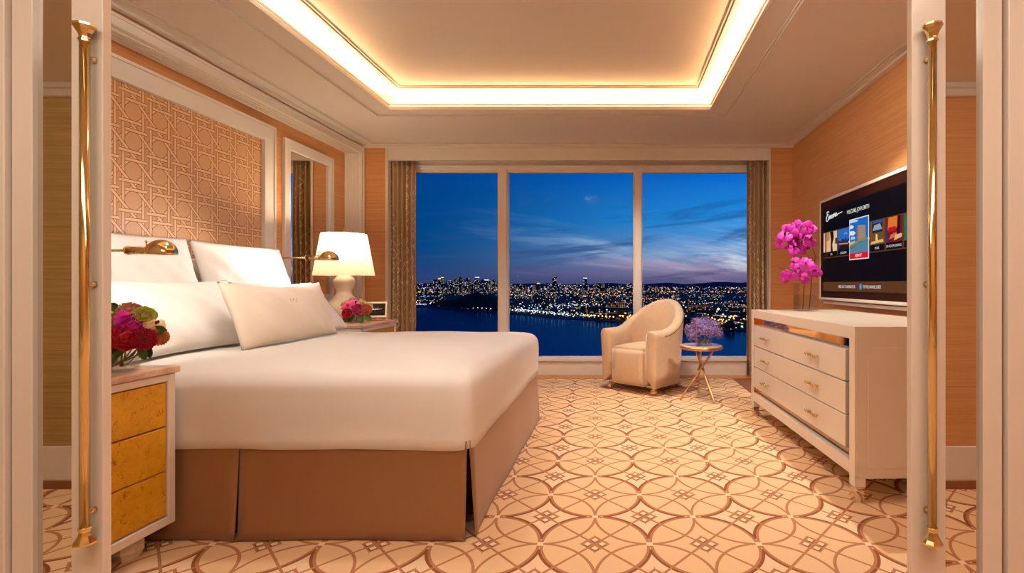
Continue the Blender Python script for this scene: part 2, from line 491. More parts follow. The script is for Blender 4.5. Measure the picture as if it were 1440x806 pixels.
def copy_tree(o, parent=None):
    c = o.copy(); C.objects.link(c)
    if parent: c.parent = parent
    for ch in list(o.children): copy_tree(ch, c)
    return c
def noise3(x, y, z):
    return (math.sin(x * 1.7 + y * 2.3 + z * 0.7) + math.sin(x * 3.1 - y * 1.3 + z * 2.9 + 1.3) * 0.6 + math.sin(x * 5.3 + y * 4.7 - z * 3.7 + 2.1) * 0.35) / 1.95
def text_mesh(name, body, size, mat, M, parent=None, align='LEFT', bold=0.0):
    cu = bpy.data.curves.new(name, 'FONT'); cu.body = body; cu.size = size; cu.align_x = align; cu.offset = bold
    tmp = bpy.data.objects.new('tmp_text', cu); C.objects.link(tmp)
    dg = bpy.context.evaluated_depsgraph_get()
    me = bpy.data.meshes.new_from_object(tmp.evaluated_get(dg)); bpy.data.objects.remove(tmp)
    me.name = name; me.transform(M); me.materials.clear(); me.materials.append(mat)
    o = bpy.data.objects.new(name, me); C.objects.link(o)
    if parent: o.parent = parent
    return o

# ------------------------------------------------------------------ room shell
XL, XN, XR = -2.82, -2.99, 1.98          # left wall face, niche back, right wall
YD, YW = 5.73, 5.95                      # plane of the window returns, window plane
ZC, ZU = 2.617, 2.78                     # lower ceiling, tray ceiling
struct('floor', bx(-3.9, 3.3, -0.6, 5.70, -0.06, 0.0), carpet)
struct('trim_1', bx(-3.1, 2.1, 5.70, 6.05, -0.06, 0.004), woodstrip)            # wood strip under the window
struct('trim_2', bx(1.30, 1.98, 4.75, 5.70, -0.01, 0.004), border_mat)          # plain border beside the carpet
# left wall with the long shallow niche framed by a white casing
b = bx(-3.12, XN, 1.22, 6.05, 0, 2.95)
struct('wall_left', b, wood)
b = BM(); box(b, XN, XL, 1.30, YD, 2.56, 2.62); box(b, XN, XL, 5.70, YD, 0, 2.56); box(b, XN, XL, 1.30, 1.36, 0, 2.56)
struct('wall_left_face', b, wood)
b = BM()
box(b, XN, XL + 0.012, 1.36, 5.70, 2.50, 2.56); box(b, XN, XL + 0.012, 5.645, 5.70, 0, 2.50)
for k, xx in enumerate((-2.965, -2.93, -2.895, -2.855)):
    d = 0.006 + 0.004 * (k % 2)
    box(b, xx, xx + 0.014, 1.36, 5.645 - d, 2.50 - d, 2.50); box(b, xx, xx + 0.014, 5.645 - d, 5.645, 0, 2.50 - d)
box(b, XL + 0.012, XL + 0.020, 1.36, 5.712, 2.555, 2.572); box(b, XL + 0.012, XL + 0.020, 5.695, 5.712, 0, 2.572)
box(b, XL + 0.012, XL + 0.018, 1.36, 5.65, 2.50, 2.512); box(b, XL + 0.012, XL + 0.018, 5.645, 5.657, 0, 2.512)
struct('trim_3', b, trim_paint)
struct('baseboard_left', bx(XN, XN + 0.02, 1.36, 5.645, 0, 0.16), trim_paint, bevel=0.004)
struct('wall_right', bx(XR, 2.14, 1.22, 6.05, 0, 2.95), wood)
struct('baseboard_right', bx(XR - 0.02, XR, 1.30, YD, 0, 0.16), trim_paint, bevel=0.004)
# returns either side of the window
struct('wall_window_left', bx(XN, -2.575, YD, 5.79, 0, 2.62), wood)
struct('trim_4', bx(-2.575, -2.548, 5.718, 5.80, 0, 2.60), lacquer)
struct('wall_window_right', bx(1.73, XR, YD, 5.79, 0, 2.62), wood)
struct('trim_5', bx(1.712, 1.73, 5.718, 5.80, 0, 2.60), lacquer)
struct('trim_6', bx(-2.548, 1.712, YD, 5.77, 2.442, 2.62), ceiling_paint)                # header fascia
b = BM(); box(b, XL, XR, 5.68, YD, 2.595, ZC); box(b, XL, XR, 5.70, YD, 2.575, 2.597)
struct('trim_7', b, ceiling_paint, bevel=0.006)
# ceiling: lower ring with tray
TX0, TX1, TY0, TY1 = -2.03, 0.853, 1.55, 4.586
b = BM()
box(b, -3.12, TX0, 1.22, 6.05, ZC, ZC + 0.03); box(b, TX1, 2.14, 1.22, 6.05, ZC, ZC + 0.03)
box(b, TX0, TX1, TY1, 6.05, ZC, ZC + 0.03); box(b, TX0, TX1, 1.22, TY0, ZC, ZC + 0.03)
struct('ceiling', b, ceiling_paint)
G = 0.13
b = BM()
box(b, TX0 - G, TX1 + G, TY0 - G, TY1 + G, ZU, ZU + 0.05)
box(b, TX0 - G - 0.03, TX0 - G, TY0 - G, TY1 + G, ZC + 0.03, ZU + 0.05); box(b, TX1 + G, TX1 + G + 0.03, TY0 - G, TY1 + G, ZC + 0.03, ZU + 0.05)
box(b, TX0 - G, TX1 + G, TY0 - G - 0.03, TY0 - G, ZC + 0.03, ZU + 0.05); box(b, TX0 - G, TX1 + G, TY1 + G, TY1 + G + 0.03, ZC + 0.03, ZU + 0.05)
struct('ceiling_tray', b, ceiling_paint)
def ring(b, x0, x1, y0, y1, w_, z0, z1):
    box(b, x0, x0 + w_, y0, y1, z0, z1); box(b, x1 - w_, x1, y0, y1, z0, z1)
    box(b, x0 + w_, x1 - w_, y1 - w_, y1, z0, z1); box(b, x0 + w_, x1 - w_, y0, y0 + w_, z0, z1)
b = BM(); ring(b, -1.93, 0.750, 1.65, 4.50, 0.03, ZU - 0.018, ZU); ring(b, -1.895, 0.715, 1.685, 4.465, 0.014, ZU - 0.010, ZU)
struct('trim_8', b, ceiling_paint, bevel=0.003)
b = BM(); ring(b, TX0, TX1, TY0, TY1, 0.012, ZC + 0.03, ZC + 0.045)
ring(b, TX0 - 0.01, TX1 + 0.01, TY0 - 0.01, TY1 + 0.01, 0.022, ZC - 0.006, ZC)
ring(b, TX0 - 0.19, TX1 + 0.19, TY0 - 0.12, TY1 + 0.17, 0.016, ZC - 0.010, ZC)
ring(b, TX0 - 0.165, TX1 + 0.165, TY0 - 0.10, TY1 + 0.145, 0.008, ZC - 0.006, ZC)
struct('trim_9', b, ceiling_paint, bevel=0.002)
b = BM()
box(b, XR - 0.10, XR, 1.30, 5.68, ZC - 0.008, ZC); box(b, XR - 0.045, XR, 1.30, 5.68, ZC - 0.022, ZC); box(b, XR - 0.115, XR - 0.105, 1.30, 5.68, ZC - 0.006, ZC)
box(b, XL, XL + 0.13, 1.30, 5.68, ZC - 0.008, ZC); box(b, XL, XL + 0.05, 1.30, 5.68, ZC - 0.024, ZC); box(b, XL + 0.14, XL + 0.15, 1.30, 5.68, ZC - 0.006, ZC)
struct('trim_10', b, ceiling_paint, bevel=0.004)
# light strips lying in the cove
b = BM()
for (x0, x1, y0, y1) in ((TX0 - 0.05, TX0 - 0.015, TY0, TY1), (TX1 + 0.015, TX1 + 0.05, TY0, TY1), (TX0, TX1, TY1 + 0.015, TY1 + 0.05), (TX0, TX1, TY0 - 0.05, TY0 - 0.015)):
    box(b, x0, x1, y0, y1, ZC + 0.031, ZC + 0.041)
struct('trim_11', b, cove_mat)
# window: base, mullions, head, three panes
b = BM(); box(b, -2.95, 1.98, 5.90, 6.02, 0.0, 0.185); box(b, -2.95, 1.98, 5.88, 6.02, 0.165, 0.20)
struct('trim_12', b, trim_paint, bevel=0.004)
b = BM(); box(b, -2.95, 1.98, 5.92, 6.02, 2.375, 2.65); box(b, -2.95, 1.98, 5.90, 6.02, 2.41, 2.43)
struct('trim_13', b, trim_paint, bevel=0.004)
for k, (xa, xb) in enumerate(((-2.95, -1.357), (-1.257, 0.214), (0.294, 1.98))):
    b = BM(); f_ = 0.0
    box(b, xa, xb, 5.93, 6.0, 0.20, 0.212); box(b, xa, xb, 5.93, 6.0, 2.348, 2.375)
    box(b, xa, xa + 0.012, 5.93, 6.0, 0.212, 2.348); box(b, xb - 0.012, xb, 5.93, 6.0, 0.212, 2.348)
    wn = struct('window_%d' % (k + 1), b, trim_paint, bevel=0.002)
    obj('pane', bx(xa + 0.012, xb - 0.012, 5.96, 5.972, 0.212, 2.348), pane_glass, wn)
struct('trim_14', bx(-1.357, -1.257, 5.90, 6.02, 0.20, 2.375), trim_paint, bevel=0.006)
struct('trim_15', bx(0.214, 0.294, 5.90, 6.02, 0.20, 2.375), trim_paint, bevel=0.006)

# ---- foyer around the camera and the sliding mirrored doors
YF = -0.35; ZF = 2.076
struct('wall_foyer_back_left', bx(-3.9, -0.6, YF - 0.1, YF, 0, 2.4), wood_tan)
struct('wall_foyer_back_right', bx(-0.6, 3.3, YF - 0.1, YF, 0, 2.4), wood)
struct('baseboard_foyer', bx(-3.8, 3.2, YF, YF + 0.018, 0.04, 0.215), trim_paint, bevel=0.004)
struct('trim_16', bx(-3.8, 3.2, YF, YF + 0.026, 0, 0.04), border_mat)
b = BM(); box(b, -3.8, 3.2, YF, YF + 0.03, 2.017, ZF); box(b, -3.8, 3.2, YF, YF + 0.06, 2.05, ZF)
struct('trim_17', b, trim_paint, bevel=0.005)
struct('wall_foyer_left', bx(-3.9, -3.8, YF, 0.96, 0, 2.4), wood_tan)
struct('wall_foyer_right', bx(3.2, 3.3, YF, 0.96, 0, 2.4), wood)
struct('ceiling_foyer', bx(-3.9, 3.3, YF - 0.1, 1.30, ZF, ZF + 0.06), ceiling_paint)
struct('wall_partition', bx(-3.12, 2.14, 1.22, 1.30, ZF, 2.95), white_paint)
# front wall of the foyer, flush with the doors, with casing each side
b = BM(); box(b, -3.9, -1.46, 1.138, 1.20, 0, ZF); box(b, 0.98, 3.3, 1.138, 1.20, 0, ZF)
struct('wall_foyer_front', b, white_paint)
b = BM(); box(b, -1.47, -1.351, 1.130, 1.20, 0, ZF); box(b, 0.867, 0.99, 1.130, 1.20, 0, ZF)
box(b, 0.902, 0.985, 1.126, 1.130, 0, ZF); box(b, -1.465, -1.386, 1.126, 1.130, 0, ZF)
struct('trim_18', b, door_paint, bevel=0.002)
b = BM(); box(b, -1.353, -1.342, 1.150, 1.19, 0, ZF); box(b, 0.858, 0.869, 1.150, 1.19, 0, ZF)
struct('trim_19', b, gap_shade_housing)  # black strips stand in for the shade in the gaps beside the doors
b = BM(); box(b, -3.12, -1.46, 1.20, 1.30, 0, ZF); box(b, 0.98, 2.14, 1.20, 1.30, 0, ZF)
struct('wall_pocket', b, white_paint)
def sliding_door(n, xe, xs, xm, xo):
    # xe leading edge, xs inner edge of the wide stile, xm mirror end, xo far edge of the narrow stile
    b = BM()
    for p, q in ((xe, xs), (xm, xo)): box(b, min(p, q), max(p, q), 1.142 if p == xe else 1.138, 1.162, 0.012, ZF - 0.01)
    q0, q1 = sorted((xs, xm))
    box(b, q0, q1, 1.142, 1.162, 0.012, 0.06); box(b, q0, q1, 1.142, 1.162, ZF - 0.06, ZF - 0.01)
    box(b, q0, q1, 1.158, 1.162, 0.06, ZF - 0.06)
    d = struct('door_%d' % n, b, door_paint, bevel=0.0015)
    obj('mirror', bx(q0, q1, 1.149, 1.157, 0.06, ZF - 0.06), mirror_mat, d)
    return d
d1 = sliding_door(1, -1.1443, -1.215, -1.297, -1.343)
d2 = sliding_door(2, 0.660, 0.736, 0.816, 0.859)
def door_handle(x, parent):
    Y = 1.120; s_ = 1
    b = BM(); tube(b, [(x, Y, 0.515), (x, Y, 1.585)], 0.0092, 20)
    h = obj('door_handle', b, brass, parent, smooth=True)
    for zc, sg in ((1.581, 1), (0.519, -1)):
        b = BM()
        prof = [(0.0, 0.0), (0.0118, 0.0), (0.0118, 0.004), (0.0102, 0.0065), (0.0098, 0.010), (0.0122, 0.018), (0.0165, 0.026), (0.0208, 0.033), (0.0208, 0.037), (0.0, 0.0415)]
        lathe(b, [(r, zc + sg * z_) for r, z_ in prof], 8, x, Y, phase=R(22.5))
        obj('finial', b, brass, h)
    for zb in (1.549, 1.05, 0.548):
        b = BM(); tube(b, [(x, Y + 0.004, zb), (x, 1.134, zb), (x, 1.1415, zb)], [0.005, 0.005, 0.0075], 16)
        obj('bracket', b, brass, h, smooth=True)
door_handle(-1.162, d1); door_handle(0.6922, d2)

# ------------------------------------------------------------------ curtains
def curtain(name, x0, x1, label, seed):
    n = 64; nz = 12; rnd = random.Random(seed)
    bm = BM(); uv = bm.loops.layers.uv.new('UVMap')
    H0, H1 = 0.012, 2.56
    P_ = []; s_ = 0
    for i in range(n + 1):
        t_ = i / n; xx = x0 + (x1 - x0) * t_
        yy = 5.845 + 0.026 * math.sin(t_ * 2 * math.pi * 6.5 + seed) + 0.008 * math.sin(t_ * 31 + seed)
        if P_: s_ += math.hypot(xx - P_[-1][0], yy - P_[-1][1])
        P_.append((xx, yy, s_))
    vs = [[bm.verts.new((px, py + 0.006 * math.sin(j * 0.8 + px * 9), H0 + (H1 - H0) * j / nz)) for j in range(nz + 1)] for px, py, _ in P_]
    for i in range(n):
        for j in range(nz):
            f = bm.faces.new((vs[i][j], vs[i + 1][j], vs[i + 1][j + 1], vs[i][j + 1]))
            for lp, (ii, jj) in zip(f.loops, ((i, j), (i + 1, j), (i + 1, j + 1), (i, j + 1))):
                lp[uv].uv = (P_[ii][2], H0 + (H1 - H0) * jj / nz)
    o = obj(name, bm, curtain_mat, smooth=True)
    so = o.modifiers.new('thickness', 'SOLIDIFY'); so.thickness = 0.004
    return tag(o, label, 'curtain', None)
curtain('curtain', -2.62, -2.275, 'brown embroidered curtain left of the window, beside the table lamp', 1)
curtain('curtain', 1.485, 1.80, 'brown embroidered curtain right of the window, behind the dresser', 5)

# ------------------------------------------------------------------ cane wall panel and mirror in the niche
pn = empty('wall_panel', (XN, 3.0, 1.0))
pn['label'] = 'tan cane-weave patterned wall panel in a white frame above the bed'; pn['category'] = 'wall panel'
def loc_box(p, x0, x1, y0, y1, z0, z1, name, mat, bevel=0.0):
    o = obj(name, bx(x0, x1, y0, y1, z0, z1), mat, None, bevel=bevel)
    o.parent = p; o.matrix_parent_inverse = Matrix.Translation(-Vector(p.location)); return o
def adopt(o, p): o.parent = p; o.matrix_parent_inverse = Matrix.Translation(-Vector(p.location)); return o
adopt(obj('cane_panel', bx(XN + 0.001, XN + 0.015, 1.62, 4.30, 0.9, 2.27), cane), pn)
b = BM()
def uframe(y0, y1, z1, w_, d_):
    box(b, XN + 0.001, XN + d_, y0, y1, z1 - w_, z1); box(b, XN + 0.001, XN + d_, y0, y0 + w_, 0.9, z1 - w_); box(b, XN + 0.001, XN + d_, y1 - w_, y1, 0.9, z1 - w_)
uframe(1.485, 4.435, 2.405, 0.020, 0.052); uframe(1.505, 4.415, 2.385, 0.092, 0.040); uframe(1.597, 4.323, 2.293, 0.026, 0.048)
adopt(obj('frame', b, trim_paint, bevel=0.003), pn)
# tall mirror over the far nightstand
mr = empty('wall_mirror', (XN, 4.97, 0.9)); tag(mr, 'tall white framed wall mirror behind the table lamp', 'mirror')
my0, my1, mz1 = 4.58, 5.38, 2.37
adopt(obj('mirror_glass', bx(XN + 0.001, XN + 0.012, my0 + 0.07, my1 - 0.07, 0.95, mz1 - 0.09), mirror_mat), mr)
b = BM()
for (ya, yb, za, zb) in ((my0, my0 + 0.08, 0.85, mz1), (my1 - 0.08, my1, 0.85, mz1), (my0 + 0.08, my1 - 0.08, mz1 - 0.10, mz1), (my0 + 0.08, my1 - 0.08, 0.85, 0.95)):
    box(b, XN + 0.001, XN + 0.035, ya, yb, za, zb)
adopt(obj('frame', b, trim_paint, bevel=0.006), mr)

# ------------------------------------------------------------------ bed
BX0, BX1, BY0, BY1 = -2.74, -0.60, 2.10, 3.94
bed = empty('bed', ((BX0 + BX1) / 2, (BY0 + BY1) / 2, 0)); tag(bed, 'wide bed with brown pleated satin skirt and white mattress', 'bed')
adopt(obj('base', bx(BX0, BX1 - 0.05, BY0 + 0.05, BY1 - 0.05, 0.02, 0.36), satin_dark), bed)
b = BM(); rbox(b, BX0, BX1 - 0.03, BY0 + 0.03, BY1 - 0.03, 0.37, 0.665, 0.05, 3)
adopt(obj('mattress', b, cotton, smooth=True), bed)
b = BM(); rbox(b, -2.90, -2.76, 2.06, 3.98, 0.10, 1.22, 0.025, 3)
adopt(obj('headboard', b, accent_cloth, smooth=True), bed)
def skirt_panel(p0, p1, nrm, flare0, flare1, n=28):
    # hangs from z .40 to the floor ; edges kick out into a pleat
    p0 = Vector(p0); p1 = Vector(p1); nrm = Vector(nrm); d = (p1 - p0); L = d.length; d.normalize()
    def fn(u, v):
        z = 0.405 - v * 0.401
        off = 0.004 + 0.010 * v + 0.004 * math.sin(u * L * 9 + 1.0) * v
        e0 = math.exp(-u * L / 0.05) * flare0; e1 = math.exp(-(1 - u) * L / 0.05) * flare1
        off += (e0 + e1) * v
        along = u * L + v * (flare0 * 0.3 * (1 - u) - flare1 * 0.3 * u)
        q = p0 + d * along + nrm * off
        return (q.x, q.y, z)
    bm = BM(); grid(bm, fn, n, 10)
    o = obj('skirt_panel', bm, satin, smooth=True)
    so = o.modifiers.new('thickness', 'SOLIDIFY'); so.thickness = 0.006; so.offset = -1
    return adopt(o, bed)
skirt_panel((BX0, BY0 + 0.012, 0), (-1.546, BY0 + 0.012, 0), (0, -1, 0), 0, 0.018)
skirt_panel((-1.542, BY0 + 0.012, 0), (BX1 - 0.012, BY0 + 0.012, 0), (0, -1, 0), 0.006, 0.010)
skirt_panel((BX1 - 0.012, BY0 + 0.016, 0), (BX1 - 0.012, BY1, 0), (1, 0, 0), 0.012, 0.01)
skirt_panel((BX1 - 0.012, BY1 - 0.012, 0), (BX0, BY1 - 0.012, 0), (0, 1, 0), 0.01, 0.0)
# duvet: rings of a rounded rectangle run from the middle of the top down to the hem
def duvet():
    bm = BM()
    x0, x1, y0, y1 = -2.70, BX1 + 0.012, BY0 - 0.012, BY1 + 0.015
    # profile: (inset, z)
    top = 0.700
    prof = [(0.85, top + 0.010), (0.6, top + 0.010), (0.4, top + 0.008), (0.25, top + 0.004), (0.15, top - 0.002), (0.10, top - 0.008)]
    for k in range(1, 8):
        a = k / 7 * math.pi / 2
        prof.append((0.10 * (1 - math.sin(a)), top - 0.008 - 0.085 * (1 - math.cos(a))))
    for z_ in (0.57, 0.52, 0.47, 0.42, 0.375): prof.append((0.004 * (z_ < 0.5) - 0.004, z_))
    rings = []
    def rr(inset, z, first):
        pts = []
        X0, X1, Y0, Y1 = x0 + inset, x1 - inset, y0 + inset, y1 - inset
        rad = max(0.015, 0.075 - inset * 0.2)
        def corner(cx, cy, a0):
            for k in range(7): 
                a = a0 + k / 6 * math.pi / 2
                pts.append((cx + rad * math.cos(a), cy + rad * math.sin(a)))
        def edge(ax, ay, bx_, by_, n):
            for k in range(1, n): pts.append((ax + (bx_ - ax) * k / n, ay + (by_ - ay) * k / n))
        corner(X1 - rad, Y1 - rad, 0); edge(X1 - rad, Y1, X0 + rad, Y1, 40)
        corner(X0 + rad, Y1 - rad, math.pi / 2); edge(X0, Y1 - rad, X0, Y0 + rad, 30)
        corner(X0 + rad, Y0 + rad, math.pi); edge(X0 + rad, Y0, X1 - rad, Y0, 40)
        corner(X1 - rad, Y0 + rad, 1.5 * math.pi); edge(X1, Y0 + rad, X1, Y1 - rad, 30)
        return pts
    for inset, z in prof:
        ring_ = []
        for (px, py) in rr(inset, z, 0):
            zz = z; dn = max(0, (top - z) / 0.32)
            if z > top - 0.02:
                zz += 0.006 * noise3(px * 3, py * 3, 1)
            else:
                k = 0.006 * noise3(px * 5, py * 5, z * 4) * dn
                # outward on the hanging sides
                if py < y0 + 0.02: py -= k
                elif px > x1 - 0.02: px += k * 0.6
                elif py > y1 - 0.02: py += k
                if dn > 0.9: zz += 0.006 * noise3(px * 2.5, py * 2.5, 3)
            ring_.append(bm.verts.new((px, py, zz)))
        rings.append(ring_)
    bm.faces.new(rings[0])
    for a, c in zip(rings, rings[1:]):
        n = len(a)
        for i in range(n):
            j = (i + 1) % n; bm.faces.new((a[i], a[j], c[j], c[i]))
    o = obj('duvet', bm, cotton, smooth=True)
    so = o.modifiers.new('thickness', 'SOLIDIFY'); so.thickness = 0.010; so.offset = -1
    return tag(o, 'smooth white duvet tucked over the bed', 'duvet')
duvet()
# a folded corner crease of the duvet near the foot is part of its fall
def pillow_bm(W, H, T, seed=0, nx=36, ny=26, sag=0.0, flange=0.0):
    bm = BM(); rnd = random.Random(seed)
    def pos(u, v, side):
        a = 2 * u - 1; c = 2 * v - 1
        prof = max(0.0, (1 - abs(a) ** 2.6)) ** 0.55 * max(0.0, (1 - abs(c) ** 2.6)) ** 0.55
        # sides bow in between the corners
        x = a * W / 2 * (1 - 0.035 * (1 - c * c)); y = c * H / 2 * (1 - (0.07 if H < 0.6 else 0.03) * (1 - a * a))
        z = side * T / 2 * prof
        k = (noise3(x * 9 + seed, y * 9, side * 2 + seed) * 0.010 + noise3(x * 22, y * 15 + seed, seed) * 0.003) * min(1, prof * 1.5)
        edge = max(abs(a), abs(c))
        y -= sag * (1 - a * a) * (c > 0) * c
        return (x, y, z + k * side)
    top = [[bm.verts.new(pos(i / nx, j / ny, 1)) for j in range(ny + 1)] for i in range(nx + 1)]
    bot = [[top[i][j] if i in (0, nx) or j in (0, ny) else bm.verts.new(pos(i / nx, j / ny, -1)) for j in range(ny + 1)] for i in range(nx + 1)]
    for i in range(nx):
        for j in range(ny):
            bm.faces.new((top[i][j], top[i + 1][j], top[i + 1][j + 1], top[i][j + 1]))
            bm.faces.new((bot[i][j], bot[i][j + 1], bot[i + 1][j + 1], bot[i + 1][j]))
    return bm
def pillow(W, H, T, bottom, lean, yaw, mat, label, seed, sag=0.0, roll=0.0):
    # local x -> along the bed width (world -Y ... +Y), local y -> up, leaning back towards the headboard
    bm = pillow_bm(W, H, T, seed, sag=sag)
    M = Matrix.Rotation(R(90), 4, 'Z') @ Matrix.Rotation(R(90), 4, 'X')   # stand up, face +X
    xform(bm, Matrix.Translation((0, 0, H / 2)) @ M)
    o = obj('pillow', bm, mat, smooth=True)
    o.location = bottom; o.rotation_euler = (R(roll), R(-lean), R(yaw))
    return tag(o, label, 'pillow', None)
ZP = 0.713
pillow(0.93, 0.64, 0.15, (-2.41, 2.63, ZP + 0.0), 17, 0, pillow_cotton, 'large upright white pillow at the back, on the near side of the bed', 3)
pillow(0.84, 0.64, 0.15, (-2.41, 3.53, ZP + 0.0), 17, 0, pillow_cotton, 'large upright white pillow at the back, brightly lit, on the window side of the bed', 8)
pillow(0.90, 0.43, 0.15, (-2.09, 2.60, ZP + 0.0), 32, 0, pillow_cotton, 'white pillow leaning in front of the back pillow, nearest the flowers and near nightstand', 12, sag=0.01)
pillow(0.84, 0.46, 0.13, (-2.04, 3.50, ZP + 0.0), 40, 0, pillow_cotton, 'white pillow half hidden behind the monogrammed pillow, on the window side', 15, sag=0.01)
ap = pillow(0.90, 0.375, 0.13, (-1.90, 3.05, ZP + 0.0), 20, 0, accent_cloth, 'long cream pillow with a small stitched monogram lying in front of the others', 21, sag=0.02)
# monogram (a looping w) stitched on the front
b = BM()
pts = []
for k in range(41):
    t_ = k / 40; pts.append((0.10, -0.0 + (t_ - 0.5) * 0.07, 0.225 + 0.020 * math.cos(t_ * 4.2 * math.pi) * (1 - 0.3 * t_) + 0.008 * t_))
tube(b, pts, 0.0016, 6)
tube(b, [(0.10, -0.012, 0.212), (0.10, 0.0, 0.19), (0.10, 0.008, 0.205), (0.10, -0.008, 0.195)], 0.0014, 6)
# project onto the pillow face
prj = [(v.co.copy(), v) for v in b.verts]
def face_x(y, z):
    a = y / (0.90 / 2); c = (z - 0.1925) / (0.385 / 2)
    return 0.065 * max(0, (1 - abs(a) ** 2.6)) ** 0.55 * max(0, (1 - abs(c) ** 2.6)) ** 0.55
for co, v in prj: v.co.x = face_x(co.y, co.z) + (co.x - 0.10) + 0.004
mo = obj('monogram', b, mono_thread, ap, smooth=True)

# ------------------------------------------------------------------ nightstands
def make_nightstand():
    r = empty('nightstand')           # origin: floor, middle ; front faces +X ; depth .76 (x), width .66 (y)
    D, W = 0.76, 0.66
    b = BM(); fr = 0.035
    x1 = 0.0; x0 = -D
    # carcass: open box with a frame round the drawers
    rbox(b, x0, x1, -W / 2, -W / 2 + fr, 0.095, 0.695, 0.003, 1); rbox(b, x0, x1, W / 2 - fr, W / 2, 0.095, 0.695, 0.003, 1)
    rbox(b, x0, x1, -W / 2 + fr, W / 2 - fr, 0.095, 0.095 + fr, 0.003, 1); rbox(b, x0, x1, -W / 2 + fr, W / 2 - fr, 0.665, 0.695, 0.003, 1)
    box(b, x0, x0 + 0.02, -W / 2 + fr, W / 2 - fr, 0.13, 0.665)
    obj('body', b, lacquer, r)
    b = BM(); rbox(b, x0 - 0.0, x1 + 0.012, -W / 2 - 0.010, W / 2 + 0.010, 0.697, 0.722, 0.003, 1)
    obj('top', b, marble, r)
    z = 0.134; h = (0.663 - 0.134) / 3
    for k in range(3):
        b = BM(); rbox(b, x1 - 0.10, x1 - 0.006, -W / 2 + fr + 0.003, W / 2 - fr - 0.003, z + 0.0025, z + h - 0.0025, 0.002, 1)
        obj('drawer', b, burl, r); z += h
    for sx in (x0 + 0.10, x1 - 0.10):
        for sy in (-W / 2 + 0.10, W / 2 - 0.10):
            b = BM(); lathe(b, [(0, 0.0), (0.036, 0.0), (0.052, 0.03), (0.052, 0.06), (0.04, 0.095), (0, 0.095)], 8, sx, sy, phase=R(22.5))
            obj('foot', b, lacquer, r)
    return r
ns1 = make_nightstand(); ns1.location = (-1.775, 1.735, 0)
tag(ns1, 'nightstand with gold leaf drawers and marble top, nearest the sliding door', 'nightstand')
ns2 = copy_tree(ns1); ns2.location = (-2.04, 4.43, 0)
tag(ns2, 'nightstand with marble top under the table lamp, beyond the bed', 'nightstand')

# ------------------------------------------------------------------ table lamp
lamp = empty('table_lamp', (-2.43, 4.58, 0.722)); tag(lamp, 'white gourd-shaped table lamp with a lit linen shade beyond the bed', 'lamp')
b = BM()
lathe(b, [(0, 0), (0.125, 0), (0.14, 0.02), (0.155, 0.07), (0.152, 0.12), (0.125, 0.175), (0.082, 0.22), (0.064, 0.25), (0.066, 0.275), (0.082, 0.305), (0.092, 0.335), (0.088, 0.365), (0.066, 0.395), (0.042, 0.42), (0.03, 0.44), (0, 0.44)], 40)
obj('base', b, ceramic, lamp, smooth=True)
b = BM(); lathe(b, [(0, 0.44), (0.012, 0.44), (0.012, 0.52), (0.016, 0.522), (0.016, 0.56), (0, 0.56)], 16); tube(b, [(0, 0, 0.56), (0, 0, 0.80)], 0.003, 8)
tube(b, [(-0.178, 0, 0.768), (0.178, 0, 0.768)], 0.002, 6)
obj('stem', b, brass, lamp, smooth=True)
b = BM(); lathe(b, [(0.250, 0.408), (0.185, 0.778)], 56)
obj('lamp_shade', b, shade_mat, lamp, smooth=True)
b = BM(); lathe(b, [(0, 0.56), (0.015, 0.565), (0.030, 0.60), (0.030, 0.625), (0.018, 0.65), (0, 0.655)], 20)
obj('bulb', b, bulb_mat, lamp, smooth=True)
b = BM(); lathe(b, [(0, 0.785), (0.008, 0.785), (0.006, 0.795), (0.013, 0.803), (0.013, 0.812), (0, 0.82)], 16)
obj('finial', b, brass, lamp, smooth=True)
pl = bpy.data.lights.new('lamp_glow', 'POINT'); pl.energy = 22; pl.color = (1.0, 0.74, 0.46); pl.shadow_soft_size = 0.05
po = bpy.data.objects.new('lamp_glow', pl); C.objects.link(po); po.location = (-2.43, 4.58, 0.722 + 0.70)

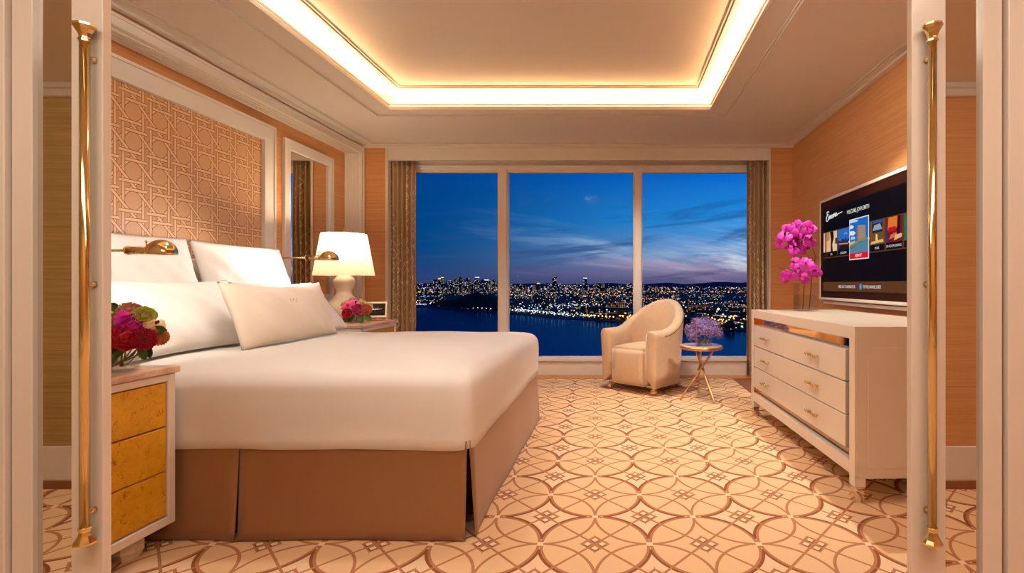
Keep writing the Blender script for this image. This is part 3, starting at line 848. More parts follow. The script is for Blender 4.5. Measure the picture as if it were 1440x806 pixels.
# ------------------------------------------------------------------ brass swing-arm reading lamps
def sconce(x, y, z, rr, label, energy, xback=-2.76):
    r = empty('reading_lamp', (xback, y, z)); tag(r, label, 'lamp')
    L = x - xback
    b = BM(); lathe(b, [(0, -0.055), (0.018, -0.05), (0.03, 0), (0.018, 0.05), (0, 0.055)], 16)
    xform(b, Matrix.Scale(0.5, 4, (1, 0, 0))); obj('back_plate', b, brass, r, smooth=True)
    b = BM(); tube(b, [(0.0, 0, 0), (L - rr - 0.08, 0, 0)], rr * 0.10, 12)
    tube(b, [(L - rr * 2.55, 0, 0), (L - rr * 0.98, 0, 0)], rr * 0.30, 20); tube(b, [(L - rr * 2.62, 0, 0), (L - rr * 2.52, 0, 0)], rr * 0.34, 20)
    obj('arm', b, brass, r, smooth=True)
    b = BM(); prof = []
    for k in range(13):
        a = math.pi / 2 * k / 12; prof.append((rr * math.sin(a), rr * 1.0 * math.cos(a) - rr * 0.18))
    prof.append((rr * 1.0, -rr * 0.30)); prof.append((rr * 0.95, -rr * 0.30))
    for k in range(12, -1, -1):
        a = math.pi / 2 * k / 12; prof.append((rr * 0.93 * math.sin(a), rr * 0.93 * math.cos(a) - rr * 0.18))
    lathe(b, prof, 36, L, 0)
    obj('dome_shade', b, brass, r, smooth=True)
    b = BM(); tube(b, [(L - rr * 1.15, 0, rr * 0.3), (L - rr * 1.15, 0, rr * 0.62)], rr * 0.05, 8); lathe(b, [(0, rr * 0.6), (rr * 0.1, rr * 0.64), (rr * 0.1, rr * 0.72), (0, rr * 0.78)], 12, L - rr * 1.15, 0)
    obj('switch', b, brass, r, smooth=True)
    b = BM(); lathe(b, [(0, -rr * 0.20), (rr * 0.22, -rr * 0.1), (rr * 0.25, rr * 0.1), (rr * 0.1, rr * 0.3), (0, rr * 0.3)], 16, L, 0)
    obj('bulb', b, bulb_mat, r, smooth=True)
    return r
sconce(-1.85, 2.085, 1.188, 0.0535, 'brass swing-arm reading lamp above the pink and red flowers', 3)
sconce(-2.22, 3.965, 1.255, 0.068, 'brass swing-arm reading lamp in front of the white table lamp', 3)
spot('reading_light', (-2.20, 3.88, 1.27), (-2.50, 3.50, 1.05), 24, 130, 0.8, 0.03, (1.0, 0.90, 0.76))
spot('reading_light', (-1.90, 2.13, 1.20), (-2.35, 2.60, 0.95), 7, 130, 0.8, 0.03, (1.0, 0.90, 0.76))

# ------------------------------------------------------------------ tablet on its dock
tb = empty('tablet', (-2.15, 4.60, 0.722), R(20)); tag(tb, 'white tablet tilted on a small dock on the far nightstand', 'tablet')
Mt = Matrix.Translation((0, 0.0, 0.10)) @ Matrix.Rotation(R(52), 4, 'X')
b = BM(); rbox(b, -0.085, 0.085, -0.085, 0.085, -0.005, 0.005, 0.004, 2); xform(b, Mt); obj('case', b, lacquer, tb)
b = BM(); box(b, -0.060, 0.072, -0.066, 0.066, 0.0052, 0.0062); xform(b, Mt)
scr_off = emis('tablet_screen', (34, 20, 16), 0.35, (8, 6, 6)); obj('screen', b, scr_off, tb)
white_emit = emis('screen_white', (240, 236, 230), 0.75)
b = BM(); rbox(b, -0.05, 0.05, 0.00, 0.07, 0.0, 0.012, 0.003, 1); tube(b, [(0, 0.04, 0.01), (0, 0.03, 0.09)], 0.010, 10); obj('dock', b, lacquer, tb)
def script_word(b, M, w_, h_, r_):
    # the looping handwritten word "Encore" as pen strokes, in a unit box (x 0..1, y 0..1), then scaled
    E1 = [(0.17, 0.86), (0.12, 0.95), (0.06, 0.90), (0.05, 0.76), (0.11, 0.68), (0.14, 0.66), (0.07, 0.62), (0.01, 0.42), (0.00, 0.20), (0.05, 0.08), (0.11, 0.14), (0.15, 0.26)]
    n_ = [(0.15, 0.26), (0.19, 0.50), (0.195, 0.30), (0.20, 0.24), (0.25, 0.52), (0.275, 0.50), (0.27, 0.32), (0.30, 0.26)]
    c_ = [(0.30, 0.26), (0.36, 0.52), (0.40, 0.50), (0.345, 0.46), (0.335, 0.32), (0.37, 0.26), (0.42, 0.34)]
    o_ = [(0.42, 0.34), (0.46, 0.55), (0.435, 0.42), (0.45, 0.30), (0.49, 0.34), (0.50, 0.50), (0.465, 0.56), (0.52, 0.52)]
    r__ = [(0.52, 0.52), (0.545, 0.60), (0.565, 0.54), (0.57, 0.36), (0.60, 0.32)]
    e_ = [(0.60, 0.32), (0.66, 0.50), (0.65, 0.60), (0.62, 0.52), (0.63, 0.38), (0.68, 0.36), (0.78, 0.48), (0.90, 0.50), (1.0, 0.53)]
    for seq in (E1, n_ + c_[1:] + o_[1:] + r__[1:] + e_[1:]):
        P = [Vector((x * w_, y * h_, 0)) for x, y in seq]; S = []
        for i in range(len(P) - 1):
            p0 = P[max(i - 1, 0)]; p1 = P[i]; p2 = P[i + 1]; p3 = P[min(i + 2, len(P) - 1)]
            for k in range(4):
                t_ = k / 4
                S.append(0.5 * ((2 * p1) + (p2 - p0) * t_ + (2 * p0 - 5 * p1 + 4 * p2 - p3) * t_ ** 2 + (-p0 + 3 * p1 - 3 * p2 + p3) * t_ ** 3))
        S.append(P[-1]); tube(b, [M @ q for q in S], r_, 5)
b = BM(); script_word(b, Mt @ Matrix.Translation((-0.045, -0.012, 0.0066)), 0.09, 0.032, 0.0011); obj('screen_word', b, white_emit, tb)

# ------------------------------------------------------------------ dresser
DL, DD, DH = 1.667, 0.70, 0.847
dr = empty('dresser', (1.145, 2.455, 0), R(1.9)); tag(dr, 'long cream lacquer dresser with brass pulls under the television', 'dresser')
# local frame: x 0..DD away from the room, y 0..DL away from the camera, front face at x=0
ft = 0.055; z0 = 0.135
for (ya, yb) in ((0, ft), (DL - ft, DL)):
    b = BM(); rbox(b, 0, DD, ya, yb, 0.115, DH - 0.055, 0.004, 2); rbox(b, 0, ft, ya, yb, 0.075, 0.125, 0.004, 2); rbox(b, DD - ft, DD, ya, yb, 0.075, 0.125, 0.004, 2)
    obj('side_panel', b, lacquer, dr)
b = BM(); rbox(b, 0, DD, 0, DL, DH - 0.062, DH, 0.004, 2); obj('top', b, lacquer, dr)
b = BM(); rbox(b, 0, 0.0395, ft, DL - ft, z0 - 0.01, z0 + 0.055, 0.003, 1); box(b, 0.0395, DD, ft, DL - ft, z0 - 0.01, z0 + 0.02)
obj('bottom_rail', b, lacquer, dr)
b = BM(); box(b, ft + 0.01, DD - 0.01, -0.003, 0.001, 0.165, DH - 0.100); obj('side_inset', b, lacquer, dr, bevel=0.002)
# mirrored reveal behind and around the raised drawer block
zi0, zi1 = z0 + 0.055, DH - 0.062
b = BM(); box(b, 0.040, 0.050, ft, DL - ft, zi0 - 0.02, zi1); box(b, 0.004, 0.040, ft, ft + 0.004, zi0 + 0.002, zi1); box(b, 0.004, 0.040, DL - ft - 0.004, DL - ft, zi0 + 0.002, zi1)
obj('mirrored_reveal', b, gold_mirror, dr)
b = BM(); box(b, 0.050, DD, ft, DL - ft, zi0 - 0.02, zi1); obj('carcass', b, lacquer, dr)
y0, y1 = ft + 0.045, DL - ft - 0.012; zb, zt = zi0 + 0.045, zi1 - 0.055
h = (zt - zb) / 3
def pull(par, y, z):
    b = BM()
    for sg in (-1, 1): tube(b, [(0.02, y + sg * 0.046, z), (-0.022, y + sg * 0.046, z)], 0.0055, 12); lathe_b = tube(b, [(-0.010, y + sg * 0.046, z), (-0.030, y + sg * 0.046, z)], 0.0078, 12)
    tube(b, [(-0.021, y - 0.066, z), (-0.021, y + 0.066, z)], 0.0052, 12)
    for sg in (-1, 1): tube(b, [(-0.021, y + sg * 0.061, z), (-0.021, y + sg * 0.070, z)], 0.0085, 12)
    obj('drawer_pull', b, brass, par, smooth=True)
ym = y0 + (y1 - y0) * 0.555
yp = (y0 + 0.36, y1 - 0.31)
for k in range(3):
    za, zc = zb + k * h + 0.0025, zb + (k + 1) * h - 0.0025
    segs = [(y0, y1)] if k < 2 else [(y0, ym - 0.002), (ym + 0.002, y1)]
    for (ya, yb) in segs:
        b = BM(); rbox(b, 0.002, 0.0395, ya, yb, za, zc, 0.003, 1)
        dw = obj('drawer', b, lacquer, dr)
        for yy in yp:
            if ya < yy < yb: pull(dw, yy, (za + zc) / 2)
for yy in (0.0, DL - ft):
    for xx in (0.0, DD - 0.055):
        b = BM(); rbox(b, xx + 0.004, xx + 0.051, yy + 0.004, yy + 0.051, 0.0, 0.075, 0.002, 1); obj('foot', b, mirror_mat, dr)

# ------------------------------------------------------------------ television
TXF = 1.93
tv = empty('television', (XR, 4.07, 0.905)); tag(tv, 'wall-mounted television with a lit menu screen above the dresser', 'television')
tY0, tY1, tz0, tz1 = 4.84, 3.30, 0.905, 1.835     # left edge is the far one
b = BM(); rbox(b, TXF + 0.004, XR - 0.003, tY1, tY0, tz0, tz1, 0.004, 1); adopt(obj('housing', b, gap_shade_housing), tv)
b = BM(); f_ = 0.026
for (ya, yb, za, zc) in ((tY1, tY0, tz1 - f_, tz1), (tY1, tY0, tz0, tz0 + f_), (tY0 - f_, tY0, tz0 + f_, tz1 - f_), (tY1, tY1 + f_, tz0 + f_, tz1 - f_)):
    rbox(b, TXF - 0.008, TXF + 0.02, ya, yb, za, zc, 0.003, 1)
adopt(obj('frame', b, lacquer), tv)
adopt(obj('soundbar', bx(TXF + 0.01, XR - 0.003, tY1 + 0.05, tY0 - 0.05, tz0 - 0.035, tz0 - 0.006), lacquer, bevel=0.004), tv)
adopt(obj('bezel', bx(TXF - 0.002, TXF + 0.004, tY1 + f_, tY0 - f_, tz0 + f_, tz1 - f_), black_gloss), tv)
sY0, sY1, sz0, sz1 = tY0 - 0.085, tY1 + 0.085, tz0 + 0.082, tz1 - 0.105
scr_black = emis('screen_black', (2, 1, 2), 0.5, (2, 2, 2))
screen = adopt(obj('screen', bx(TXF - 0.004, TXF - 0.002, sY1, sY0, sz0, sz1), scr_black), tv)
LV = [0.0050]
def em(c, s_=0.8):
    key = 'screen_%d_%d_%d' % c
    return MATS.get(key) or emis(key, c, s_, tuple(int(v * 0.1) for v in c))
def flat(name, pts, mat, lvl, par=None):
    # a flat patch of the picture on the screen, points given as (Y, z)
    bm = BM(); x = TXF - 0.004 - 0.0004 * lvl
    a = [bm.verts.new((x, y, z)) for y, z in pts]; bm.faces.new(a)
    r_ = bmesh.ops.extrude_face_region(bm, geom=bm.faces[:]); bmesh.ops.translate(bm, vec=(0.0003, 0, 0), verts=[g for g in r_['geom'] if isinstance(g, bmesh.types.BMVert)])
    o = obj(name, bm, mat); o.parent = par or tv; o.matrix_parent_inverse = Matrix.Translation(-Vector(tv.location)); return o
def rect(Ya, Yb, za, zc): return [(Ya, za), (Yb, za), (Yb, zc), (Ya, zc)]
def TM(y, z, x=TXF - 0.0068): # text matrix: reads towards the camera side (-Y), faces -X
    return Matrix.Translation((x, y, z)) @ Matrix(((0, 0, -1, 0), (-1, 0, 0, 0), (0, 1, 0, 0), (0, 0, 0, 1)))
def ttext(name, body, size, y, z, mat, bold=0.0, sx=1.0, align='LEFT'):
    o = text_mesh(name, body, size, mat, TM(y, z) @ Matrix.Scale(sx, 4, (1, 0, 0)), None, align, bold)
    return adopt(o, tv)
brown_s = em((96, 56, 26)); wht = em((236, 234, 230)); cap = em((6, 4, 4)); 
flat('menu_row', rect(sY0, sY1, 1.288, 1.528), brown_s, 1)
def tile(Ya, Yb, shapes, caption):
    z0_, z1_ = 1.296, 1.520
    t_ = flat('menu_tile', rect(Ya, Yb, z0_, z1_), cap, 2)
    for pts, c in shapes: flat('tile_picture', [(Ya + (Yb - Ya) * u_, z0_ + 0.048 + (z1_ - z0_ - 0.048) * v_) for u_, v_ in pts], em(c), 3 + shapes.index((pts, c)) * 0.4)
    if caption: ttext('caption', caption, 0.026, (Ya + Yb) / 2, z0_ + 0.014, wht, 0.0, 0.9, 'CENTER')
tile(4.750, 4.690, [([(0, 0), (1, 0), (1, 1), (0, 1)], (170, 110, 70)), ([(0.2, 0), (0.6, 0), (0.5, 1), (0.3, 1)], (240, 220, 190))], None)
tile(4.678, 4.456, [([(0, 0), (1, 0), (1, 1), (0, 1)], (236, 186, 140)), ([(0.42, 0), (0.62, 0), (0.56, 0.35), (0.72, 0.7), (0.66, 1), (0.34, 1), (0.44, 0.6)], (28, 14, 12)), ([(0.62, 0.02), (0.95, 0.05), (1, 0.4), (0.97, 0.9), (0.78, 0.95), (0.66, 0.5)], (232, 206, 150)), ([(0.84, 0.36), (1.0, 0.34), (1.0, 0.66), (0.84, 0.62)], (66, 34, 30)), ([(0, 0.55), (0.3, 0.6), (0.3, 1), (0, 1)], (200, 130, 100))], 'SPA')
tile(4.440, 4.222, [([(0, 0), (1, 0), (1, 1), (0, 1)], (40, 110, 200)), ([(0, 0), (1, 0), (1, 0.5), (0.8, 0.45), (0.7, 0.62), (0.62, 0.46), (0.4, 0.55), (0.3, 0.42), (0, 0.5)], (44, 44, 84)), ([(0, 0), (1, 0), (0.8, 0.3), (0.3, 0.22)], (36, 16, 30)), ([(0.1, 0.28), (0.9, 0.24), (0.9, 0.29), (0.1, 0.33)], (230, 150, 70)), ([(0.5, 0.75), (0.9, 0.72), (0.7, 0.82)], (120, 170, 230))], 'CALENDAR')
tile(3.877, 3.668, [([(0, 0), (1, 0), (1, 1), (0, 1)], (120, 76, 26)), ([(0.15, 0.5), (0.88, 0.5), (0.88, 1), (0.15, 1)], (36, 40, 66)), ([(0.2, 0.6), (0.85, 0.62), (0.7, 0.86), (0.3, 0.82)], (150, 170, 170)), ([(0.2, 0.9), (0.85, 0.9), (0.8, 1.0), (0.2, 1.0)], (40, 90, 170)), ([(0.4, 0.12), (0.55, 0.12), (0.52, 0.42), (0.42, 0.46)], (240, 220, 150)), ([(0.05, 0.04), (0.95, 0.08), (0.9, 0.2), (0.1, 0.14)], (226, 190, 120))], 'MORE')
tile(3.647, 3.440, [([(0, 0), (1, 0), (1, 1), (0, 1)], (120, 16, 30)), ([(0.1, 0.5), (0.7, 0.55), (0.75, 1), (0.15, 1)], (232, 120, 40)), ([(0.15, 0.42), (0.6, 0.42), (0.62, 0.62), (0.15, 0.6)], (200, 16, 16)), ([(0, 0), (0.16, 0), (0.1, 0.6), (0, 0.7)], (70, 40, 110)), ([(0.68, 0.2), (0.84, 0.2), (0.88, 1.0), (0.72, 1.0)], (50, 6, 14)), ([(0.2, 0.12), (0.7, 0.22), (0.66, 0.38), (0.3, 0.3)], (226, 110, 60)), ([(0.5, 0.06), (0.98, 0.16), (0.98, 0.3), (0.6, 0.28)], (230, 190, 130))], 'IN-ROOM DINING')
tile(3.420, sY1, [([(0, 0), (1, 0), (1, 1), (0, 1)], (20, 110, 80))], None)
# the chosen tile: tower by the water under a blue sky
flat('selected_tile', rect(4.218, 3.892, 1.248, 1.580), wht, 6)
bz0, bz1 = 1.256, 1.572
def big(pts, c, l): flat('tile_picture', [(4.208 - 0.306 * u_, bz0 + (bz1 - bz0) * v_) for u_, v_ in pts], em(c), l)
big([(0, 0), (1, 0), (1, 1), (0, 1)], (24, 110, 200), 7)
big([(0, 0.62), (0.22, 0.60), (0.34, 0.66), (0.2, 0.72), (0, 0.72)], (226, 236, 246), 7.5); big([(0, 0.78), (0.16, 0.78), (0.24, 0.83), (0.08, 0.88), (0, 0.86)], (226, 236, 246), 7.5)
big([(0.0, 0.93), (0.4, 0.93), (0.5, 0.97), (0.2, 1.0), (0, 1.0)], (200, 220, 244), 7.5); big([(0.05, 0.5), (0.3, 0.5), (0.3, 0.56), (0.1, 0.58)], (190, 214, 236), 7.5)
big([(0.40, 0.42), (0.86, 0.42), (0.86, 0.80), (0.40, 0.84)], (168, 140, 120), 8); big([(0.40, 0.42), (0.46, 0.42), (0.46, 0.84), (0.40, 0.84)], (130, 108, 98), 8.4)
for q in range(6): big([(0.48, 0.46 + q * 0.058), (0.85, 0.46 + q * 0.055), (0.85, 0.466 + q * 0.055), (0.48, 0.468 + q * 0.058)], (140, 112, 94), 8.6)
big([(0, 0.30), (0.3, 0.34), (0.6, 0.42), (1, 0.44), (1, 0.50), (0.5, 0.47), (0, 0.40)], (132, 140, 90), 9); big([(0, 0.36), (0.3, 0.41), (0.3, 0.46), (0, 0.44)], (206, 190, 150), 9.4)
big([(0, 0.15), (1, 0.15), (1, 0.42), (0.5, 0.38), (0.2, 0.27), (0, 0.26)], (84, 134, 160), 9); big([(0.0, 0.26), (0.28, 0.30), (0.45, 0.38), (0.2, 0.34), (0, 0.31)], (110, 120, 60), 9.6)
big([(0, 0), (1, 0), (1, 0.145), (0, 0.145)], (224, 20, 36), 9.8)
ttext('caption', 'VIEW IT', 0.034, 4.055, bz0 + 0.012, wht, 0.0006, 0.9, 'CENTER').location.x -= 0.003
flat('arrow', [(4.232, 1.40), (4.214, 1.414), (4.214, 1.386)], wht, 10); flat('arrow', [(3.878, 1.40), (3.896, 1.414), (3.896, 1.386)], wht, 10)
flat('menu_bar', rect(sY0, sY1, 0.990, 1.072), brown_s, 2)
for ya, body, wd in ((4.425, 'PRESS -OK- TO NAVIGATE OR', 0.40), (3.985, 'TO THE CHANNEL GUIDE', 0.30)):
    t_ = ttext('caption', body, 0.032, ya, 1.020, wht, 0.0003, 0.72)
flat('key_symbol', rect(4.045, 4.005, 1.008, 1.054), em((60, 130, 220)), 5); flat('key_symbol', [(4.032, 1.031), (4.025, 1.037), (4.018, 1.031), (4.025, 1.025)], wht, 6)
ttext('caption', 'WELCOME, JOHN SMITH', 0.046, 4.262, 1.632, wht, 0.0004, 0.74)
b = BM(); script_word(b, TM(4.68, 1.615, TXF - 0.006), 0.325, 0.100, 0.0038); adopt(obj('screen_word', b, wht), tv)

# ------------------------------------------------------------------ armchair (tub chair)
ch = empty('armchair', (0.325, 5.215, 0), R(-40)); tag(ch, 'cream velvet tub armchair with a high curved back by the window', 'armchair')
HW, DP = 0.345, 0.66      # half width, depth ; local front is -Y
def plan(t, off, z):
    # t 0..1 from the left front round the back to the right front ; off = inward offset
    rad = HW - 0.01
    Ls = DP - rad - 0.0; La = math.pi * rad; tot = 2 * Ls + La; s_ = t * tot
    yf = -DP / 2
    if s_ < Ls: p = Vector((-rad, yf + s_)); n = Vector((1, 0))
    elif s_ > Ls + La: s2 = s_ - Ls - La; p = Vector((rad, yf + Ls - s2)); n = Vector((-1, 0))
    else:
        a = math.pi - (s_ - Ls) / rad; p = Vector((rad * math.cos(a), yf + Ls + rad * math.sin(a))); n = Vector((-math.cos(a), -math.sin(a)))
    return p, n
def hprof(t):
    d = min(1.0, abs(t - 0.5) / 0.5)
    if d > 0.86: k = 0
    k = max(0.0, 1 - d / 0.80); k = k * k * (3 - 2 * k)
    arm = 0.600 + 0.012 * (1 if d < 0.9 else 1)
    return arm + (0.895 - arm) * k
def shell():
    bm = BM()
    nt_ = 72; prof = []
    # section around the wall thickness: (inward offset factor, height factor) ; outer bottom -> outer top -> roll -> inner top -> inner bottom
    sec = [(0.0, 0.0), (0.0, 0.25), (0.0, 0.5), (0.0, 0.75), (0.0, 0.90)]
    for k in range(1, 8):
        a = k / 8 * math.pi; sec.append((0.5 - 0.5 * math.cos(a), -1.0 - math.sin(a)))
    sec += [(1.0, 0.90), (1.0, 0.7), (1.0, 0.45), (1.0, 0.2)]
    vs = []
    for i in range(nt_ + 1):
        t = i / nt_
        p, n = plan(t, 0, 0); H = hprof(t); d = abs(t - 0.5) / 0.5
        th = 0.130 - 0.055 * (1 - min(1, d * 1.3)); row = []
        flare = 0.022 + 0.045 * max(0, 1 - d * 1.6)   # top leans outwards, more at the back
        for (o_, hf) in sec:
            z = 0.072 + (H - th * 0.5 - 0.072) * (hf / 0.90) if hf >= 0 else (H - th * 0.5) + (-hf - 1.0) * th * 0.5
            zz = (z - 0.07) / 0.8
            off = o_ * th - flare * zz * 1.1 + 0.012 * (1 - zz) * (1 if o_ < 0.5 else 0)
            # front ends: round the nose of the arm
            q = p + n * off
            if d > 0.999 and 0 < 1: q = q + Vector((0, 0.012 * abs(o_ - 0.5) * 2))
            q.y -= 0.0
            row.append(bm.verts.new((q.x, q.y + (0.0 if d < 0.9 else -0.018 * zz * (d - 0.9) * 10), z)))
        vs.append(row)
    for a, c in zip(vs, vs[1:]):
        for k in range(len(a) - 1): bm.faces.new((a[k], c[k], c[k + 1], a[k + 1]))
    m_ = len(sec)
    for i in range(nt_): bm.faces.new((vs[i][0], vs[i][m_ - 1], vs[i + 1][m_ - 1], vs[i + 1][0]))
    for row in (vs[0], vs[-1]):
        # bulged front end of the arm
        cc = sum((v.co for v in row), Vector()) / m_
        inn = []
        for v in row:
            q = v.co.lerp(Vector((cc.x, v.co.y, v.co.z)), 0.45); q.y -= 0.016; q.z += (cc.z - q.z) * 0.03
            inn.append(bm.verts.new(q))
        for k in range(m_):
            j = (k + 1) % m_; bm.faces.new((row[k], row[j], inn[j], inn[k]))
        # close across as strips between outer and inner side
        L_, R_ = 0, m_ - 1
        while R_ - L_ > 2:
            if L_ + 1 < R_ - 1: bm.faces.new((inn[L_], inn[L_ + 1], inn[R_ - 1], inn[R_]))
            L_ += 1; R_ -= 1
        if R_ - L_ == 2: bm.faces.new((inn[L_], inn[L_ + 1], inn[R_]))
    o = obj('backrest', bm, velvet, ch, smooth=True)
    return o
shell()
b = BM()
# seat block : fills between the arms, curved at the back, softly crowned top, face down to the base
def seat():
    bm = BM(); t_ = bmesh.new()
    box(t_, -0.214, 0.214, -0.340, 0.20, 0.074, 0.440)
    bmesh.ops.subdivide_edges(t_, edges=t_.edges[:], cuts=5, use_grid_fill=True)
    for v in t_.verts:
        a = v.co.x / 0.214; c = (v.co.y + 0.0675) / 0.2675
        if v.co.z > 0.35: v.co.z += 0.028 * (1 - a * a) * (1 - min(1, c * c))
        if v.co.y < -0.30: v.co.y -= 0.016 * (1 - a * a) * (1 - ((v.co.z - 0.255) / 0.18) ** 2)
    sharp = [e for e in t_.edges if len(e.link_faces) == 2 and e.calc_face_angle() > 0.8]
    bmesh.ops.bevel(t_, geom=sharp, offset=0.03, segments=4, affect='EDGES')
    return obj('seat', t_, velvet, ch, smooth=True)
seat()
b = BM(); rbox(b, -0.28, 0.28, -0.27, 0.22, 0.066, 0.085, 0.004, 1); obj('base', b, velvet, ch)
# piping seam along the back edge
b = BM(); pts = []
for k in range(41):
    t = 0.62 + 0.36 * k / 40 if False else 0.5 + 0.42 * k / 40
    p, n = plan(t, 0, 0); H = hprof(t); d = abs(t - 0.5) / 0.5; th = 0.130 - 0.055 * (1 - min(1, d * 1.3)); flare = 0.022 + 0.045 * max(0, 1 - d * 1.6)
    z = H - th * 0.42; zz = (z - 0.07) / 0.8; q = p + n * (0.002 - flare * zz * 1.1); pts.append((q.x, q.y, z))
tube(b, pts, 0.0032, 6); obj('piping', b, plain('brown_piping', (120, 74, 44), 0.6), ch, smooth=True)
for (fx, fy) in ((-0.27, -0.27), (0.27, -0.27), (-0.22, 0.22), (0.22, 0.22)):
    b = BM()
    prof = [(0, 0.0)] + [(0.034 * math.sin(math.pi * k / 14), 0.030 - 0.030 * math.cos(math.pi * k / 14)) for k in range(1, 13)] + [(0.018, 0.058), (0.018, 0.07), (0, 0.07)]
    lathe(b, prof, 24, fx, fy); obj('foot', b, brass, ch, smooth=True)

# ------------------------------------------------------------------ side table
st_ = empty('side_table', (0.785, 4.72, 0)); tag(st_, 'round side table with crossed gold bamboo legs beside the armchair', 'side table')
b = BM(); lathe(b, [(0, 0.455), (0.185, 0.455), (0.197, 0.462), (0.2, 0.475), (0.197, 0.484), (0.19, 0.484)], 56); obj('rim', b, gold_rod, st_, smooth=True)
b = BM(); lathe(b, [(0, 0.4565), (0.1895, 0.4565), (0.1895, 0.489), (0.187, 0.491), (0, 0.491)], 56); obj('tabletop', b, marble, st_, smooth=False)
for k, (a, fr_) in enumerate(((195, 0.21), (290, 0.225), (84, 0.235))):
    a = R(a); top = Vector((0.135 * math.cos(a + math.pi), 0.135 * math.sin(a + math.pi), 0.457)); bot = Vector((fr_ * math.cos(a), fr_ * math.sin(a), 0.0))
    # rods pass beside one another at the crossing
    offs = Vector((math.cos(a + math.pi / 2), math.sin(a + math.pi / 2), 0)) * 0.010
    P_ = []; Rr = []
    for j in range(41):
        t = j / 40; q = bot.lerp(top, t) + offs; P_.append(q)
        kn = min(abs(t - g) for g in (0.16, 0.38, 0.62, 0.84)); Rr.append(0.0088 + 0.0035 * math.exp(-(kn / 0.012) ** 2) + 0.0016 * math.exp(-(kn / 0.05) ** 2))
    b = BM(); tube(b, P_, Rr, 14); obj('leg', b, gold_rod, st_, smooth=True)
b = BM()
for j in range(1): 
    pts = [(0.030 * math.cos(q), 0.030 * math.sin(q), 0.262 + 0.002 * math.sin(3 * q)) for q in [i / 24 * 2 * math.pi for i in range(25)]]
    tube(b, pts, 0.006, 10, cap=False)
    pts = [(0.028 * math.cos(q), 0.028 * math.sin(q), 0.272 + 0.002 * math.sin(3 * q)) for q in [i / 24 * 2 * math.pi for i in range(25)]]
    tube(b, pts, 0.004, 10, cap=False)
obj('collar', b, gold_rod, st_, smooth=True)

# ------------------------------------------------------------------ flowers
def petal(bm, M, L, W, cup=0.5, curl=0.3, nu=6, nv=7, mi=0, ruffle=0.0, ph=0.0):
    def fn(u, v):
        a = (u - 0.5) * 2; w_ = W * max(0.02, 1 - abs(2 * (0.10 + 0.90 * v) - 1.12) ** 2.8 / 0.65) ** 0.5
        x = a * w_ / 2; y = v * L
        z = cup * (a * a) * W * 0.35 + curl * L * (v ** 2) * 0.5 + ruffle * math.sin(a * 7 + ph) * v
        return M @ Vector((x, y, z))
    grid(bm, fn, nu, nv, mi=mi)
def rose(rr, seed, rings=4, per=6, open_=1.0, ruffle=0.0):
    rnd = random.Random(seed); bm = BM()
    for k in range(rings):
        f = (k + 1) / rings; tilt = 82 - 70 * f * open_; L = rr * (0.55 + 0.5 * f); n = per + k
        for j in range(n):
            a = 2 * math.pi * (j + 0.5 * (k % 2)) / n + rnd.uniform(-.15, .15)
            M = Matrix.Rotation(a, 4, 'Z') @ Matrix.Translation((0, rr * 0.10 * f, -rr * 0.25 * f)) @ Matrix.Rotation(R(tilt + rnd.uniform(-7, 7)), 4, 'X')
            petal(bm, M, L, L * 1.05, 0.9, 0.35 * (1 if k > 1 else -0.5), ruffle=ruffle * rr, ph=rnd.uniform(0, 6))
    lathe(bm, [(0, -rr * 0.45), (rr * 0.2, -rr * 0.4), (rr * 0.35, -rr * 0.1), (rr * 0.25, rr * 0.3), (0, rr * 0.42)], 10)
    return bm
def dahlia(rr, seed):
    rnd = random.Random(seed); bm = BM()
    for k in range(6):
        f = (k + 1) / 6; n = 8 + 3 * k; L = rr * (0.35 + 0.62 * f)
        for j in range(n):
            a = 2 * math.pi * (j + 0.5 * (k % 2)) / n
            M = Matrix.Rotation(a, 4, 'Z') @ Matrix.Translation((0, rr * 0.05, -rr * 0.12 * f)) @ Matrix.Rotation(R(80 - 82 * f + rnd.uniform(-5, 5)), 4, 'X')
            petal(bm, M, L, L * 0.36 + 0.12 * rr, 1.4, 0.2, 3, 4)
    lathe(bm, [(0, -rr * 0.4), (rr * 0.3, -rr * 0.25), (rr * 0.35, 0), (0, rr * 0.2)], 10)
    return bm
def orchid(rr, seed):
    rnd = random.Random(seed); bm = BM()
    for j, (a, L, W) in enumerate(((0, 0.95, 0.62), (125, 0.9, 0.6), (-125, 0.9, 0.6))):
        M = Matrix.Rotation(R(a), 4, 'Z') @ Matrix.Rotation(R(rnd.uniform(-8, 6)), 4, 'X'); petal(bm, M, rr * L, rr * W, -0.3, -0.2)
    for a in (68, -68):
        M = Matrix.Rotation(R(a), 4, 'Z') @ Matrix.Translation((0, 0, rr * 0.06)) @ Matrix.Rotation(R(rnd.uniform(-4, 10)), 4, 'X'); petal(bm, M, rr * 1.0, rr * 1.05, -0.35, -0.25, 6, 6, ruffle=rr * 0.02)
    return bm
def lip(rr):
    bm = BM()
    M = Matrix.Rotation(R(180), 4, 'Z') @ Matrix.Translation((0, 0.0, rr * 0.08)) @ Matrix.Rotation(R(40), 4, 'X'); petal(bm, M, rr * 0.5, rr * 0.34, 1.6, 0.8, 4, 5)
    for a in (150, -150):
        M = Matrix.Rotation(R(a), 4, 'Z') @ Matrix.Translation((0, 0, rr * 0.08)) @ Matrix.Rotation(R(60), 4, 'X'); petal(bm, M, rr * 0.28, rr * 0.22, 1.2, 0.3, 3, 4)
    lathe(bm, [(0, 0), (rr * 0.09, rr * 0.05), (rr * 0.08, rr * 0.2), (0, rr * 0.26)], 8)
    return bm
def face(o, dirv, roll=0.0):
    q = Vector(dirv).to_track_quat('Z', 'Y'); o.rotation_euler = (q @ Matrix.Rotation(roll, 4, 'Z').to_quaternion()).to_euler()
